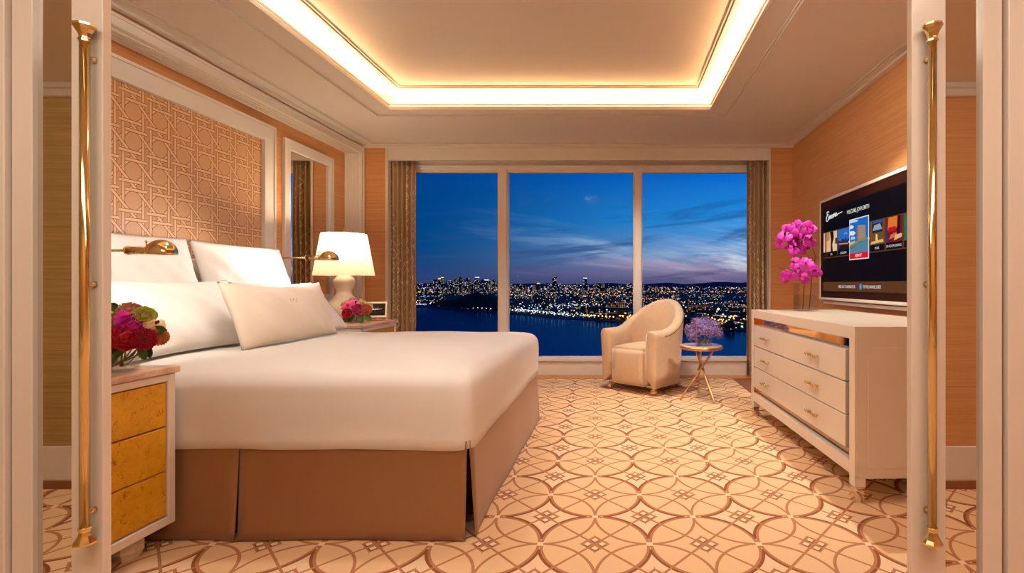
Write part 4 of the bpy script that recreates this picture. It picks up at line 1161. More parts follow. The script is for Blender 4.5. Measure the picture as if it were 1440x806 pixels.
def leaf(L, W, seed=0):
    bm = BM(); petal(bm, Matrix.Identity(4), L, W, 0.5, -0.5, 5, 8)
    return bm
def bloom(name, kind, loc, dirv, rr, mat, label, group, root, seed, cat='flower'):
    loc = Vector(loc); bm = {'rose': lambda: rose(rr, seed), 'open': lambda: rose(rr, seed, 3, 5, 1.25, 0.04), 'dahlia': lambda: dahlia(rr, seed), 'orchid': lambda: orchid(rr, seed)}[kind]()
    o = empty(name, loc); face(o, dirv, seed * 1.3)
    h = obj('petals', bm, mat, o, smooth=True)
    if kind == 'orchid': obj('lip', lip(rr), F['lip'], o, smooth=True)
    tag(o, label, cat, group)
    if root is not None:
        root = Vector(root); inv = o.matrix_basis.inverted() if False else (Matrix.Translation(loc) @ o.rotation_euler.to_matrix().to_4x4()).inverted()
        mid_ = (loc - Vector((0, 0, rr)) ).lerp(root, 0.35); b2 = BM()
        tube(b2, [inv @ q for q in (loc - Vector(dirv).normalized() * rr * 0.25, mid_, root)], 0.0026, 6)
        obj('stem', b2, stem_green, o, smooth=True)
    return o
ORD = ['first', 'second', 'third', 'fourth', 'fifth', 'sixth', 'seventh', 'eighth', 'ninth', 'tenth', 'eleventh', 'twelfth', 'thirteenth', 'fourteenth', 'fifteenth', 'sixteenth']
# near bouquet in a round glass bowl
VX, VY, VZ = -1.885, 1.93, 0.722
va = empty('glass_vase', (VX, VY, VZ)); tag(va, 'low round clear glass vase on the near nightstand', 'vase')
b = BM(); lathe(b, [(0, 0), (0.066, 0), (0.070, 0.004), (0.070, 0.085), (0.0665, 0.085), (0.0665, 0.010), (0, 0.010)], 48); obj('glass', b, vase_glass, va, smooth=False)
b = BM(); lathe(b, [(0, 0.0105), (0.066, 0.0105), (0.066, 0.060), (0, 0.060)], 48); obj('water', b, water_glass, va)
def from_px(px, py, Y): return Vector(((px - 866) * Y / 720.0, Y, CAM_H + (400 - py) * Y / 720.0))
bc = Vector((VX, VY, VZ + 0.135))
for i, (px, py, Y, kind, rr, mt, lb) in enumerate((
    (176, 448, 1.87, 'orchid', 0.038, 'magenta', 'magenta bloom at the upper left of the near bouquet'),
    (188, 459, 1.84, 'open', 0.041, 'magenta', 'large magenta rose in the middle of the near bouquet'),
    (178, 474, 1.82, 'open', 0.044, 'red', 'deep red rose low in the near bouquet'),
    (203, 477, 1.84, 'dahlia', 0.039, 'crimson', 'crimson dahlia with many petals low in the near bouquet'),
    (202, 446, 1.87, 'rose', 0.036, 'yellowgreen', 'yellow-green bloom at the top of the near bouquet'),
    (223, 474, 1.88, 'dahlia', 0.032, 'orange', 'orange bloom at the right edge of the near bouquet'),
    (219, 455, 1.88, 'orchid', 0.036, 'cream', 'cream and brown orchid bloom at the right of the near bouquet'),
    (182, 437, 1.90, 'open', 0.032, 'blush', 'dusty pink bloom at the very top of the near bouquet'),
    (160, 453, 1.88, 'rose', 0.034, 'yellowgreen', 'yellow-green bloom at the left edge of the near bouquet'),
    (160, 483, 1.84, 'dahlia', 0.044, 'red', 'red dahlia at the lower left of the near bouquet'),
    (211, 463, 1.97, 'rose', 0.030, 'orange', 'small orange rose behind the crimson dahlia'),
    (196, 462, 2.00, 'rose', 0.036, 'pink', 'pink rose at the back of the near bouquet'))):
    p_ = from_px(px, py, Y)
    bloom('rose' if kind in ('rose', 'open') else ('dahlia' if kind == 'dahlia' else 'orchid_bloom'), kind, p_, (p_ - bc) + Vector((0.02, -0.08, 0.03)), rr, F[mt], lb, None, (VX + random.Random(i).uniform(-.03, .03), VY + random.Random(i + 9).uniform(-.03, .03), VZ + 0.02), i + 1)
for i, (px, py, Y, dx_, dz_, L) in enumerate(((182, 482, 1.84, -0.5, -0.5, 0.075), (200, 487, 1.85, 0.3, -0.7, 0.05), (208, 484, 1.86, 0.25, -0.9, 0.05), (214, 466, 1.88, 1.0, 0.15, 0.055), (170, 440, 1.95, -0.6, 0.7, 0.05), (172, 484, 1.85, -0.9, -0.35, 0.07))):
    o = obj('leaf', leaf(L, L * 0.62, i), green, smooth=True); o.location = from_px(px, py, Y)
    y_ = Vector((dx_, -0.25, dz_)).normalized(); z_ = Vector((0.1, -1, 0.3)); x_ = y_.cross(z_).normalized(); z_ = x_.cross(y_)
    o.rotation_euler = Matrix((x_, y_, z_)).transposed().to_euler()
    tag(o, ['broad green leaf hanging over the near glass vase', 'small leaf under the crimson dahlia, left of its pair', 'small leaf under the crimson dahlia, right of its pair', 'leaf sticking out to the right of the near bouquet', 'leaf at the top left of the near bouquet', 'leaf low at the left edge of the near bouquet'][i], 'leaf', 'leaves of the near bouquet')
# small bouquet on the far nightstand
VX, VY, VZ = -2.245, 4.42, 0.722
va = empty('glass_bowl', (VX, VY, VZ)); tag(va, 'small clear glass bowl on the far nightstand', 'vase')
b = BM(); lathe(b, [(0, 0), (0.060, 0), (0.072, 0.02), (0.072, 0.075), (0.0695, 0.075), (0.069, 0.02), (0, 0.006)], 36); obj('glass', b, vase_glass, va, smooth=False)
b = BM(); lathe(b, [(0, 0.0065), (0.066, 0.02), (0.0685, 0.05), (0, 0.05)], 36); obj('water', b, water_glass, va)
bc = Vector((VX, VY, VZ + 0.10))
for i, (px, py, Y, kind, rr, mt, lb) in enumerate((
    (490, 430, 4.36, 'orchid', 0.060, 'pink', 'pink bloom at the left of the small bouquet on the far nightstand'),
    (500, 427, 4.38, 'orchid', 0.052, 'orchid', 'magenta bloom at the top of the small far bouquet'),
    (503, 436, 4.33, 'rose', 0.046, 'pink', 'round pink rose in the middle of the small far bouquet'),
    (489, 441, 4.33, 'rose', 0.044, 'crimson', 'deep pink rose low at the left of the small far bouquet'),
    (515, 436, 4.35, 'rose', 0.042, 'coral', 'coral orange rose at the right of the small far bouquet'),
    (510, 426, 4.45, 'open', 0.036, 'cream', 'cream bloom at the upper right of the small far bouquet'),
    (495, 421, 4.46, 'open', 0.032, 'cream', 'cream bloom at the very top of the small far bouquet'),
    (520, 431, 4.46, 'open', 0.030, 'cream', 'cream bloom at the right edge of the small far bouquet'),
    (484, 426, 4.46, 'open', 0.032, 'cream', 'cream bloom at the upper left of the small far bouquet'))):
    p_ = from_px(px, py, Y)
    bloom('rose' if kind != 'orchid' else 'orchid_bloom', kind, p_, (p_ - bc) + Vector((0.03, -0.08, 0.03)), rr, F[mt], lb, None, (VX + random.Random(i).uniform(-.03, .03), VY + random.Random(i + 5).uniform(-.03, .03), VZ + 0.02), i + 20)
for i, (px, py, dx_, dz_) in enumerate(((497, 442, -0.4, -0.7), (506, 443, 0.3, -0.8), (513, 444, 0.8, -0.5), (491, 446, -0.8, -0.6))):
    o = obj('leaf', leaf(0.07, 0.05, i), green, smooth=True); o.location = from_px(px, py, 4.34)
    y_ = Vector((dx_, -0.25, dz_)).normalized(); z_ = Vector((0.1, -1, 0.3)); x_ = y_.cross(z_).normalized(); z_ = x_.cross(y_)
    o.rotation_euler = Matrix((x_, y_, z_)).transposed().to_euler()
    tag(o, 'green leaf under the small far bouquet, %s from the left' % ['second', 'third', 'fourth', 'first'][i], 'leaf', 'leaves of the small far bouquet')
# orchids in a tall square glass on the dresser
VX, VY, VZ = 1.455, 3.93, DH
va = empty('square_vase', (VX, VY, VZ)); tag(va, 'tall square clear glass vase on the far end of the dresser', 'vase')
def sqvase(w_, h_, th, par, wat):
    b = BM()
    ring_ = [(-w_, -w_), (w_, -w_), (w_, w_), (-w_, w_)]
    box(b, -w_, w_, -w_, w_, 0.0, th * 2)
    box(b, -w_, -w_ + th, -w_, w_, th * 2, h_); box(b, w_ - th, w_, -w_, w_, th * 2, h_); box(b, -w_ + th, w_ - th, -w_, -w_ + th, th * 2, h_); box(b, -w_ + th, w_ - th, w_ - th, w_, th * 2, h_)
    obj('glass', b, vase_glass, par)
    obj('water', bx(-w_ + th + .0005, w_ - th - .0005, -w_ + th + .0005, w_ - th - .0005, th * 2 + .0005, wat), water_glass, par)
sqvase(0.072, 0.215, 0.005, va, 0.12)
rnd = random.Random(4)
def orchid_spray(cx_px, cy_px, pts, rr, where, Y0, stem_pts):
    for i, (px, py) in enumerate(pts):
        Y = Y0 + rnd.uniform(-0.07, 0.05); p_ = from_px(px, py, Y)
        o = bloom('orchid_bloom', 'orchid', p_, (rnd.uniform(-.8, .2), -1, rnd.uniform(-.35, .4)), rr * rnd.uniform(0.85, 1.1), F['orchid'], 'magenta orchid bloom in the %s cluster over the dresser, %s from the left' % (where, ORD[sorted(p[0] for p in pts).index(px) + (1 if pts.index((px, py)) > [p[0] for p in pts].index(px) else 0)]), 'orchid blooms of the %s cluster' % where, None, i + 40)
    b = BM(); tube(b, stem_pts, [0.004] * (len(stem_pts) - 1) + [0.002], 8)
    for q in range(4):
        e = Vector(stem_pts[-1]); k = Vector(stem_pts[-2]).lerp(e, q / 3)
        tube(b, [k, k + Vector((rnd.uniform(-.06, .06), -0.03, rnd.uniform(-.02, .03)))], 0.002, 6)
    o = obj('orchid_spray', b, stem_dark, smooth=True); tag(o, 'dark stem of the %s orchid cluster in the square vase' % where, 'orchid stem')
orchid_spray(0, 0, [(1097, 342), (1104, 331), (1110, 345), (1112, 326), (1119, 336), (1116, 349), (1126, 343), (1124, 328), (1133, 333), (1131, 349), (1140, 338), (1140, 322), (1135, 320), (1108, 322), (1121, 318)], 0.055, 'upper', 3.90,
             [(VX + 0.03, VY, VZ + 0.012), (VX + 0.055, VY + 0.02, VZ + 0.25), tuple(from_px(1147, 360, 3.95)), tuple(from_px(1141, 344, 3.93)), tuple(from_px(1122, 336, 3.93)), tuple(from_px(1094, 350, 3.93))])
orchid_spray(0, 0, [(1105, 390), (1112, 386), (1122, 378), (1134, 371), (1144, 381), (1132, 391), (1149, 383), (1117, 370), (1126, 387)], 0.055, 'lower', 3.84,
             [(VX - 0.02, VY, VZ + 0.012), (VX - 0.01, VY, VZ + 0.18), tuple(from_px(1132, 395, 3.88)), tuple(from_px(1125, 380, 3.88)), tuple(from_px(1104, 378, 3.88))])
# purple hydrangea-like blooms on the side table
VX, VY, VZ = 0.80, 4.68, 0.491
va = empty('square_bowl', (VX, VY, VZ)); tag(va, 'low square clear glass bowl on the round side table', 'vase')
sqvase(0.068, 0.062, 0.004, va, 0.04)
def lilac_head(rr, seed):
    rnd = random.Random(seed); bm = BM()
    for k in range(170):
        zc = rnd.uniform(-0.35, 1); a = rnd.uniform(0, 2 * math.pi); r_ = math.sqrt(max(0, 1 - zc * zc)); n = Vector((r_ * math.cos(a), r_ * math.sin(a), zc))
        c = n * rr * rnd.uniform(0.82, 1.08); q = n.to_track_quat('Z', 'Y').to_matrix().to_4x4(); M = Matrix.Translation(c) @ q @ Matrix.Rotation(rnd.uniform(0, 6), 4, 'Z')
        s_ = rr * rnd.uniform(0.10, 0.17); mi = 0 if rnd.random() < 0.72 else 1
        for j in range(4):
            Mj = M @ Matrix.Rotation(j * math.pi / 2, 4, 'Z') @ Matrix.Rotation(R(rnd.uniform(10, 40)), 4, 'X')
            v = [bm.verts.new(Mj @ Vector(p)) for p in ((0, 0, 0), (s_ * 0.45, s_ * 0.6, 0), (0, s_, s_ * 0.1), (-s_ * 0.45, s_ * 0.6, 0))]
            f = bm.faces.new(v); f.material_index = mi
    lathe(bm, [(0, -rr * 0.5), (rr * 0.5, -rr * 0.4), (rr * 0.8, 0), (rr * 0.55, rr * 0.6), (0, rr * 0.82)], 12, mi=1)
    return bm
heads = [(972, 464), (981, 456), (992, 454), (1003, 459), (1007, 468), (987, 466), (998, 466), (976, 472), (990, 458)]
for i, (px, py) in enumerate(heads):
    Y = 4.68 + [0.0, -0.03, 0.05, 0.0, -0.02, -0.07, -0.06, -0.04, -0.03][i]
    p_ = from_px(px, py, Y); o = empty('lilac_bloom', p_)
    face(o, (p_ - Vector((VX, VY, VZ + 0.06))) + Vector((0, -0.02, 0.06)), i)
    obj('petals', lilac_head(0.062, i + 60), None, o, mats=[F['lilac'], F['lilac_dark']])
    inv = (Matrix.Translation(p_) @ o.rotation_euler.to_matrix().to_4x4()).inverted(); b2 = BM()
    root = Vector((VX + rnd.uniform(-.045, .045), VY + rnd.uniform(-.045, .045), VZ + 0.012))
    tube(b2, [inv @ q for q in (p_, p_.lerp(root, 0.5), root)], 0.003, 6); obj('stem', b2, stem_green, o)
    tag(o, 'purple flower head in the bunch on the side table, %s from the left' % ORD[sorted(heads).index((px, py))], 'flower', 'purple flower heads on the side table')

# ------------------------------------------------------------------ the world outside: water, shore, city at dusk
GW = 1.05 - 70.0          # water level
def wpx(px, py):          # ground point seen at a pixel, 70 m below the eye
    Y = 720.0 * 70.0 / (py - 400.0); return ((px - 866) * Y / 720.0, Y)
m, nt, p, out = new_mat('harbour_water')
(x, y, z), v = nt.coords('Object')
p.inputs['Base Color'].default_value = rgba((0, 16, 40)); p.inputs['Roughness'].default_value = 0.20; p.inputs['IOR'].default_value = 1.33; p.inputs['Specular IOR Level'].default_value = 0.09; p.inputs['Specular Tint'].default_value = (0.12, 0.38, 0.8, 1)
bump(nt, p, nt.noise(nt.vec(x * 0.05, y * 0.05, 0.0), 6, 4), 0.35, 1.0); water_mat = m
nt.n.remove(p); mx = nt.node('ShaderNodeMixShader'); df = nt.node('ShaderNodeBsdfDiffuse'); gl = nt.node('ShaderNodeBsdfGlossy')
df.inputs[0].default_value = rgba((0, 34, 66)); gl.inputs[0].default_value = (0.10, 0.42, 0.72, 1); gl.inputs['Roughness'].default_value = 0.16; mx.inputs[0].default_value = 0.32
bn = nt.node('ShaderNodeBump'); bn.inputs['Strength'].default_value = 0.35; nt.put(bn.inputs['Height'], nt.noise(nt.vec(x * 0.05, y * 0.05, 0.0), 6, 4)); nt.l.new(bn.outputs[0], gl.inputs['Normal'])
nt.l.new(df.outputs[0], mx.inputs[1]); nt.l.new(gl.outputs[0], mx.inputs[2]); nt.l.new(mx.outputs[0], out.inputs[0])
struct('ground_water', bx(-9000, 9000, 60, 14000, GW - 2, GW), water_mat)
def m_land():
    m, nt, p, out = new_mat('dark_land')
    _, v = nt.coords('Object')
    n = nt.noise(v, 0.004, 5); nt.put(p.inputs['Base Color'], nt.ramp(n, [(0.35, lin((22, 24, 26))), (0.6, lin((44, 40, 40))), (0.75, lin((60, 50, 46)))]))
    p.inputs['Roughness'].default_value = 0.9; return m
land_mat = m_land()
shore = [(-400, 431), (500, 431), (560, 432), (600, 432.5), (632, 434), (660, 437), (690, 439.5), (714, 441), (756, 445), (783, 448), (818, 450), (850, 452), (880, 454.5), (910, 457), (940, 460), (965, 464), (1012, 466), (1048, 466), (1120, 466), (1500, 465)]
b = BM(); n_ = []; f_ = []
for (px, py) in shore: X_, Y_ = wpx(px, py); n_.append(b.verts.new((X_, Y_, GW + 1.2))); f_.append(b.verts.new((X_ * 13500 / Y_ if abs(X_ * 13500 / Y_) < 12000 else (12000 if X_ > 0 else -12000), 13500, GW + 1.2)))
for i in range(len(n_) - 1): b.faces.new((n_[i], n_[i + 1], f_[i + 1], f_[i]))
lo = [b.verts.new((v_.co.x, v_.co.y - 3, GW - 1)) for v_ in n_]
for i in range(len(n_) - 1): b.faces.new((n_[i], lo[i], lo[i + 1], n_[i + 1]))
struct('ground_shore', b, land_mat)
# low hills on the horizon and the dark wooded headland
tree_mat = plain('dark_woods', (26, 34, 24), 0.95, var=0.4, scale=0.05)
def hill(name, cx, cy, rx, ry, h_, seed, mat, n=24, pw=1.2):
    def fn(u, v_):
        a = 2 * math.pi * u; r_ = v_; k = max(0.0, math.cos(r_ * math.pi / 2)) ** pw
        k *= 1 + 0.25 * noise3(math.cos(a) * 3 * r_ + seed, math.sin(a) * 3 * r_, seed)
        return (cx + rx * r_ * math.cos(a), cy + ry * r_ * math.sin(a), GW + 0.5 + h_ * k)
    bm = BM(); grid(bm, fn, n, 10, closed_u=True); o = obj(name, bm, mat, smooth=True); o['kind'] = 'structure'; return o
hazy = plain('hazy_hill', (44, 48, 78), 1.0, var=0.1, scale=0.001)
for k, (px, Y, rx, h_) in enumerate(((1010, 12500, 1500, 118), (1060, 12800, 1300, 128), (940, 12500, 1100, 100), (860, 12700, 1000, 90), (1150, 12600, 1500, 122), (600, 12800, 2200, 84), (740, 12800, 1200, 88))):
    hill('hill_%d' % (k + 1), (px - 866) * Y / 720, Y, rx, 900, h_, k * 2.1, hazy)
hill('hill_8', (672 - 866) * 1620 / 720.0, 1620, 92, 90, 38, 1.0, tree_mat, pw=0.55)
hill('hill_9', (640 - 866) * 1640 / 720.0, 1650, 90, 60, 20, 4.0, tree_mat, pw=0.5)
hill('hill_10', (850 - 866) * 1330 / 720.0, 1330, 70, 60, 12, 7.0, tree_mat, pw=0.6)
hill('hill_11', (1000 - 866) * 1100 / 720.0, 1130, 70, 50, 12, 9.0, tree_mat)

def m_facade(name, wall, lit, frac, cw=9.0, chh=7.0, strength=1.6):
    m, nt, p, out = new_mat(name)
    (x, y, z), v = nt.coords('Object')
    ob = nt.node('ShaderNodeObjectInfo'); rnd_ = E(nt, ob.outputs['Random'])
    a = (x + y * 0.9 + rnd_ * 90.0) / cw; c = z / chh
    ia = a.floor(); ic = c.floor(); fa = a.fract(); fc = c.fract()
    h1 = ((ia * 12.9898 + ic * 78.233 + rnd_ * 37.0).sin() * 43758.5453).fract()
    h2 = ((ia * 39.346 + ic * 11.135 + rnd_ * 17.0).sin() * 24634.6345).fract()
    win = (fa > 0.22) * (fa < 0.80) * (fc > 0.30) * (fc < 0.78) * (h1 < frac)
    nt.put(p.inputs['Base Color'], rgba(wall))
    col = nt.ramp(h2, [(0.0, lin(lit[0])), (0.5, lin(lit[1])), (1.0, lin(lit[2]))])
    nt.put(p.inputs['Emission Color'], col); nt.put(p.inputs['Emission Strength'], win * (h2 * 0.8 + 0.4) * strength)
    p.inputs['Roughness'].default_value = 0.6
    return m
fac_cool = m_facade('tower_facade', (44, 44, 66), ((255, 220, 170), (210, 220, 255), (240, 200, 220)), 0.30, 12, 9, 1.0)
fac_warm = m_facade('warm_facade', (56, 46, 56), ((255, 190, 120), (255, 220, 170), (255, 240, 220)), 0.34, 10, 8, 0.9)
fac_near = m_facade('block_facade', (62, 52, 46), ((255, 180, 100), (255, 220, 170), (220, 235, 255)), 0.30, 6, 5, 1.0)
fac_brick = m_facade('brick_facade', (120, 70, 44), ((255, 150, 70), (255, 180, 100), (255, 200, 130)), 0.55, 5, 4, 0.5)
rnd = random.Random(11)
PLACED = []
def free(X_, Y_, r_):
    return all((X_ - a) ** 2 + (Y_ - c) ** 2 > (r_ + d) ** 2 for a, c, d in PLACED)
def tower(px, top, Y, wpx_, mat, label, group, name='skyscraper', crown=None, depth=None, base_off=None):
    Y0_ = Y
    for q_ in range(60):
        wv = wpx_ * Y / 720.0
        if free((px - 866) * Y / 720.0, Y, wv * 0.74): break
        Y = Y0_ + (q_ + 1) * 28 * (1 if q_ % 2 else -1) * 0.5
    PLACED.append(((px - 866) * Y / 720.0, Y, wv * 0.74)); hgt = 70.0 + (400 - top) * Y / 720.0
    hgt = max(8, hgt); dp = depth or wv * rnd.uniform(0.7, 1.0)
    o = empty(name, ((px - 866) * Y / 720.0, Y, GW + 1.0), rnd.uniform(-0.2, 0.2))
    b = BM(); box(b, -wv / 2, wv / 2, -dp / 2, dp / 2, 0, hgt)
    if hgt > 60 and rnd.random() < 0.6: box(b, -wv * 0.3, wv * 0.3, -dp * 0.3, dp * 0.3, hgt, hgt + hgt * rnd.uniform(0.03, 0.09))
    obj('walls', b, mat, o)
    if crown:
        b = BM(); box(b, -wv * 0.52, wv * 0.52, -dp * 0.52, dp * 0.52, hgt - 9, hgt - 2); obj('lit_crown', b, crown, o)
    tag(o, label, 'building', group); return o
crown_w = emis('crown_white', (230, 230, 255), 1.2); crown_y = emis('crown_yellow', (240, 220, 130), 1.2); crown_p = emis('crown_purple', (150, 90, 240), 1.3); mast_r = emis('beacon_red', (255, 60, 70), 2.0)
special = [
    (780, 388.0, 4600, 7.0, fac_cool, 'tallest skyscraper of the skyline, seen left of centre in the middle window', None),
    (823, 390.5, 4600, 4.8, fac_cool, 'slim skyscraper with a lit top, right of the tallest one', crown_w),
    (618, 391.0, 4400, 3.0, fac_warm, 'skyscraper with a yellow lit crown, left one of the bright pair', crown_y),
    (622, 389.5, 4500, 3.0, fac_warm, 'taller skyscraper with a yellow lit crown, right one of the bright pair', crown_y),
    (671, 389.5, 4500, 4.5, fac_cool, 'tall skyscraper right of the middle of the downtown cluster', crown_w),
    (658, 391.0, 4500, 4.0, fac_cool, 'dark skyscraper in the middle of the downtown cluster', None),
    (647, 390.8, 4600, 5.0, fac_warm, 'broad skyscraper left of the middle of the downtown cluster', None),
    (684, 393.0, 4200, 5.0, fac_cool, 'wide glass tower with a white top at the right of the downtown cluster', crown_w),
    (757, 398.0, 4300, 4.0, fac_warm, 'warm lit block left of the tallest skyscraper', crown_y),
    (593, 398.5, 4500, 2.6, fac_cool, 'small tower with a purple lit top at the left of the skyline', crown_p),
]
for (px, top, Y, wv, mt, lb, cr) in special: tower(px, top, Y, wv, mt, lb, None, crown=cr)
for k in range(46):      # downtown cluster
    px = rnd.choice([rnd.gauss(652, 18), rnd.gauss(680, 16), rnd.gauss(636, 20)]); tower(px, 393.5 + abs(rnd.gauss(0, 4.0)), rnd.uniform(4000, 5200), rnd.uniform(2.0, 4.6), rnd.choice([fac_cool, fac_cool, fac_warm]), 'distant high-rise tower in the dense downtown cluster beyond the left window', 'towers of the downtown cluster')
for k in range(60):
    px = rnd.uniform(700, 905); tower(px, 399.0 + abs(rnd.gauss(0, 2.8)) - (1.6 if 760 < px < 850 and rnd.random() < .5 else 0), rnd.uniform(3600, 5200), rnd.uniform(2.0, 5.0), rnd.choice([fac_cool, fac_warm, fac_warm]), 'distant mid-rise building in the skyline beyond the middle window', 'mid-rise buildings of the central skyline', name='office_building')
for k in range(34):
    px = rnd.uniform(905, 1075); tower(px, 402 + abs(rnd.gauss(0, 2.0)), rnd.uniform(3600, 5600), rnd.uniform(2.0, 4.6), rnd.choice([fac_cool, fac_warm]), 'distant low building on the skyline beyond the right window', 'low buildings of the right skyline', name='office_building')
for k in range(14):
    px = rnd.uniform(560, 625); tower(px, 399.0 + abs(rnd.gauss(0, 2.0)), rnd.uniform(3800, 5000), rnd.uniform(2.0, 4.0), rnd.choice([fac_cool, fac_warm]), 'distant low building on the skyline left of the downtown cluster', 'low buildings of the left skyline', name='office_building')
def ground_py(px):
    for (a, c), (d, e) in zip(shore, shore[1:]):
        if a <= px <= d: return c + (e - c) * (px - a) / (d - a)
    return 466
PLACED.append(((868 - 866) * 1290 / 720.0, 1330, 28)); PLACED.append(((984 - 866) * 1200 / 720.0, 1210, 32))
for k in range(130):     # low blocks between the shore and the skyline
    px = rnd.uniform(575, 1065); sy = ground_py(px); py = 411 + (sy - 413) * rnd.random() ** 1.3
    if py > sy - 2.0 or (625 < px < 705 and py > 418): py = rnd.uniform(408, 416)
    X_, Y_ = wpx(px, py); Y_ = Y_ + 15
    hgt = rnd.uniform(7, 20); wv = rnd.uniform(18, 56); dp = rnd.uniform(14, 34); rz_ = rnd.uniform(-0.4, 0.4)
    tries = 0
    while not free(X_, Y_, math.hypot(wv, dp) / 2 + 1) and tries < 40:
        tries += 1; wv *= 0.96; px = rnd.uniform(575, 1065); sy = ground_py(px); py = 406 + (sy - 409) * rnd.random() ** 1.3
        if 625 < px < 705: py = rnd.uniform(408, 416)
        X_, Y_ = wpx(px, py); Y_ += 15
    if tries >= 40: continue
    PLACED.append((X_, Y_, math.hypot(wv, dp) / 2 + 1))
    o = empty('city_block', (X_, Y_, GW + 1.0), rz_)
    b = BM(); box(b, -wv / 2, wv / 2, -dp / 2, dp / 2, 0, hgt); box(b, -wv / 2 - 0.4, wv / 2 + 0.4, -dp / 2 - 0.4, dp / 2 + 0.4, hgt, hgt + 0.8); obj('walls', b, fac_near, o)
    tag(o, 'low city building with scattered lit windows between the shore and the skyline', 'building', 'low buildings between shore and skyline')
# two clearly seen buildings
o = empty('brick_building', ((868 - 866) * 1290 / 720.0, 1330, GW + 1), 0.1); b = BM(); box(b, -22, 22, -12, 12, 0, 22); box(b, -24, -13, -13, 9, 0, 28); obj('walls', b, fac_brick, o)
tag(o, 'small brown brick building above the amber lit shore road', 'building')
o = empty('brick_building', ((984 - 866) * 1200 / 720.0, 1210, GW + 1), -0.1); b = BM(); box(b, -26, 26, -12, 12, 0, 17); box(b, -27, 27, -13, 13, 17, 18); obj('walls', b, fac_brick, o)
tag(o, 'long tan building just right of the armchair back', 'building')

# lamps along the shore : each a post with a glowing globe
lampcol = {'amber': emis('amber_globe', (255, 150, 40), 7.0), 'white': emis('white_globe', (255, 236, 200), 4.5), 'cool': emis('cool_globe', (226, 240, 255), 3.0), 'flood': emis('flood_globe', (255, 165, 60), 18.0)}
post_mat = plain('lamp_post', (40, 38, 36), 0.6)
def make_street_lamp(col, r_, h_):
    r = empty('street_lamp')
    b = BM(); tube(b, [(0, 0, 0), (0, 0, h_)], [0.35, 0.2], 6); tube(b, [(0, 0, h_), (0, -0.9, h_ + 0.5)], 0.15, 6); obj('pole', b, post_mat, r)
    b = BM(); prof = [(r_ * math.sin(math.pi * k / 8), h_ + r_ - r_ * math.cos(math.pi * k / 8)) for k in range(9)]; prof[0] = (0, h_); prof[-1] = (0, h_ + 2 * r_)
    lathe(b, prof, 10, 0, -1.0); obj('globe', b, lampcol[col], r)
    return r
protos = {}
def lampat(px, col, r_, dpy, label, group, h_=7.0, py=None):
    key = (col, r_, h_)
    y_ = py if py else ground_py(px) - dpy
    X_, Y_ = wpx(px, y_)
    for q_ in range(30):
        if free(X_, Y_, r_ + 1.2): break
        X_ += rnd.uniform(-5, 5); Y_ += rnd.uniform(-5, 5)
    PLACED.append((X_, Y_, r_ + 1.2))
    if key in protos: o = copy_tree(protos[key])
    else: o = protos[key] = make_street_lamp(col, r_, h_)
    o.location = (X_, Y_, GW + 1.2); tag(o, label, 'street lamp', group); return o
for k in range(9): lampat(821 + k * 5.2, 'amber', 1.25, 0.4, 'amber street lamp in the even row along the shore road', 'amber lamps of the shore road row')
for k in range(44):
    px = rnd.uniform(868, 925); lampat(px, 'amber', rnd.choice([0.9, 1.2]), rnd.uniform(0.5, 6), 'amber street lamp in the bright patch left of the armchair', 'amber lamps left of the armchair')
for k in range(40):
    px = rnd.uniform(972, 1034); lampat(px, 'amber', rnd.choice([0.7, 1.0]), rnd.uniform(1.5, 17), 'amber street lamp in the bright patch behind the purple flowers', 'amber lamps behind the purple flowers')
lampat(1015, 'flood', 2.0, 20, 'brightest amber floodlight on the land above the purple flowers', None, 14.0)
for k in range(17): lampat(705 + k * 5.4 + rnd.uniform(-.8, .8), 'white', 0.95, 0.3, 'white street lamp in the row at the edge of the water', 'white lamps at the water edge')
for k in range(12): lampat(586 + k * 1.9 if k < 8 else 672 + (k - 8) * 6, 'cool', 0.9, 0.3, 'small pale lamp at the water edge beyond the left window', 'pale lamps beyond the left window')
for k in range(34): lampat(rnd.uniform(705, 800), 'cool', 0.8, rnd.uniform(1.5, 12), 'pale lamp in the lit lots behind the water edge', 'pale lamps of the lit lots')
# trees along the shore road catch the amber light
for k in range(60):
    px = rnd.choice([rnd.uniform(835, 925), rnd.uniform(990, 1046), rnd.uniform(640, 700)]); sy = ground_py(px); py = sy - rnd.uniform(0.6, 5)
    X_, Y_ = wpx(px, py); rr = rnd.uniform(4, 8)
    if not free(X_, Y_, rr * 1.3): continue
    PLACED.append((X_, Y_, rr * 1.3))
    bm = BM(); bmesh.ops.create_icosphere(bm, subdivisions=2, radius=rr)
    for v_ in bm.verts: v_.co *= 1 + 0.18 * noise3(v_.co.x + k, v_.co.y, v_.co.z); v_.co.z = v_.co.z * 0.8 + rr * 0.9
    o = empty('shore_tree', (X_, Y_, GW + 1.2)); obj('crown', bm, tree_mat, o, smooth=True)
    b2 = BM(); tube(b2, [(0, 0, 0), (0, 0, rr * 0.6)], 0.4, 6); obj('trunk', b2, post_mat, o)
    tag(o, 'dark round tree by the shore across the water', 'tree', 'dark trees by the shore')

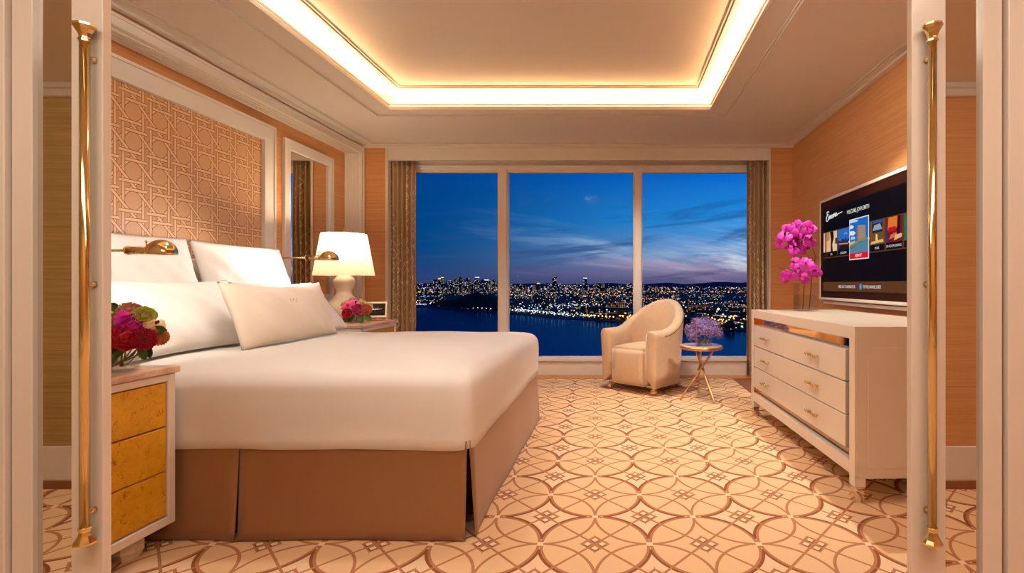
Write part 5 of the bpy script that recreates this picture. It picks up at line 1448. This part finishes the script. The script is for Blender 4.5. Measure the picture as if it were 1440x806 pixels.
# scattered lights of the city, nobody could count them
cols = [emis('city_light_warm', (255, 190, 110), 2.6), emis('city_light_white', (240, 236, 230), 2.2), emis('city_light_cool', (200, 220, 255), 2.0), emis('city_light_red', (255, 80, 70), 1.8), emis('city_light_amber', (255, 150, 50), 3.0), emis('city_light_green', (170, 220, 170), 1.4)]
b = BM()
import bisect
BYX = {}
for a_, c_, d_ in PLACED:
    for q_ in range(int((c_ - d_) // 100), int((c_ + d_) // 100) + 1): BYX.setdefault(q_, []).append((a_, c_, d_))
def spark(X_, Y_, Z_, r_, mi, flat=1.0):
    for q_ in range(4):
        hit = [g for g in BYX.get(int(Y_ // 100), []) if (X_ - g[0]) ** 2 + (Y_ - g[1]) ** 2 < (g[2] + 2 * r_) ** 2]
        if not hit: break
        Y_ = min(g[1] - g[2] - 2 * r_ for g in hit) - 1
    v = [b.verts.new((X_ + dx_ * r_ * flat, Y_ + dy_ * r_, Z_ + dz_ * r_)) for dx_, dy_, dz_ in ((1, 0, 0), (-1, 0, 0), (0, 1, 0), (0, -1, 0), (0, 0, 1), (0, 0, -1))]
    for (i, j, k) in ((0, 2, 4), (2, 1, 4), (1, 3, 4), (3, 0, 4), (2, 0, 5), (1, 2, 5), (3, 1, 5), (0, 3, 5)):
        f = b.faces.new((v[i], v[j], v[k])); f.material_index = mi
for k in range(3600):
    px = rnd.uniform(560, 1080); sy = ground_py(px)
    dens = rnd.random() ** 1.7
    py = 401.5 + (sy - 1.0 - 401.5) * dens
    if px > 880 and rnd.random() < 0.35: py = rnd.choice([rnd.gauss(411, 1.0), rnd.gauss(404.5, 1.5), rnd.gauss(427, 1.3), rnd.gauss(420, 2)])
    if px < 880 and rnd.random() < 0.30: py = rnd.choice([rnd.gauss(411.5, 0.8), rnd.gauss(408, 1.2), rnd.gauss(416.5, 0.9)])
    py = min(max(py, 401.2), sy - 1)
    if 628 < px < 706 and 411.5 < py < 434 and rnd.random() < 0.97: continue
    if px < 640 and 413 < py < 417: continue
    if 955 < px < 1060 and 412.5 < py < 424 and rnd.random() < 0.75: continue
    if 700 < px < 800 and 419 < py < 431 and rnd.random() < 0.6: continue
    X_, Y_ = wpx(px, py)
    rr = Y_ / 720.0 * rnd.uniform(0.16, 0.48) * (1.6 if rnd.random() < 0.06 else 1.0)
    wr = rnd.random()
    if px > 820 or 409 < py < 414: mi = 0 if wr < 0.42 else 4 if wr < 0.66 else 1 if wr < 0.86 else 2 if wr < .93 else 3
    else: mi = 1 if wr < 0.36 else 2 if wr < 0.58 else 0 if wr < 0.85 else 5 if wr < 0.92 else 3
    spark(X_, Y_, GW + 3 + rr, rr, mi, rnd.choice([1, 1, 1, 1.8]))
for k in range(340):    # lit lots near the shore, left of centre
    px = rnd.uniform(700, 850); sy = ground_py(px); py = rnd.choice([rnd.gauss(sy - 5, 1.2), rnd.gauss(430, 1.5) if px > 770 else sy - 6])
    X_, Y_ = wpx(px, min(py, sy - 1.5)); spark(X_, Y_, GW + 3, Y_ / 720 * rnd.uniform(0.2, 0.45), rnd.choice([1, 1, 2, 5]), 2.0)
o = obj('city_lights', b, None, mats=cols); tag(o, 'countless small warm and white lights spread over the dark city', 'city lights', None, 'stuff')
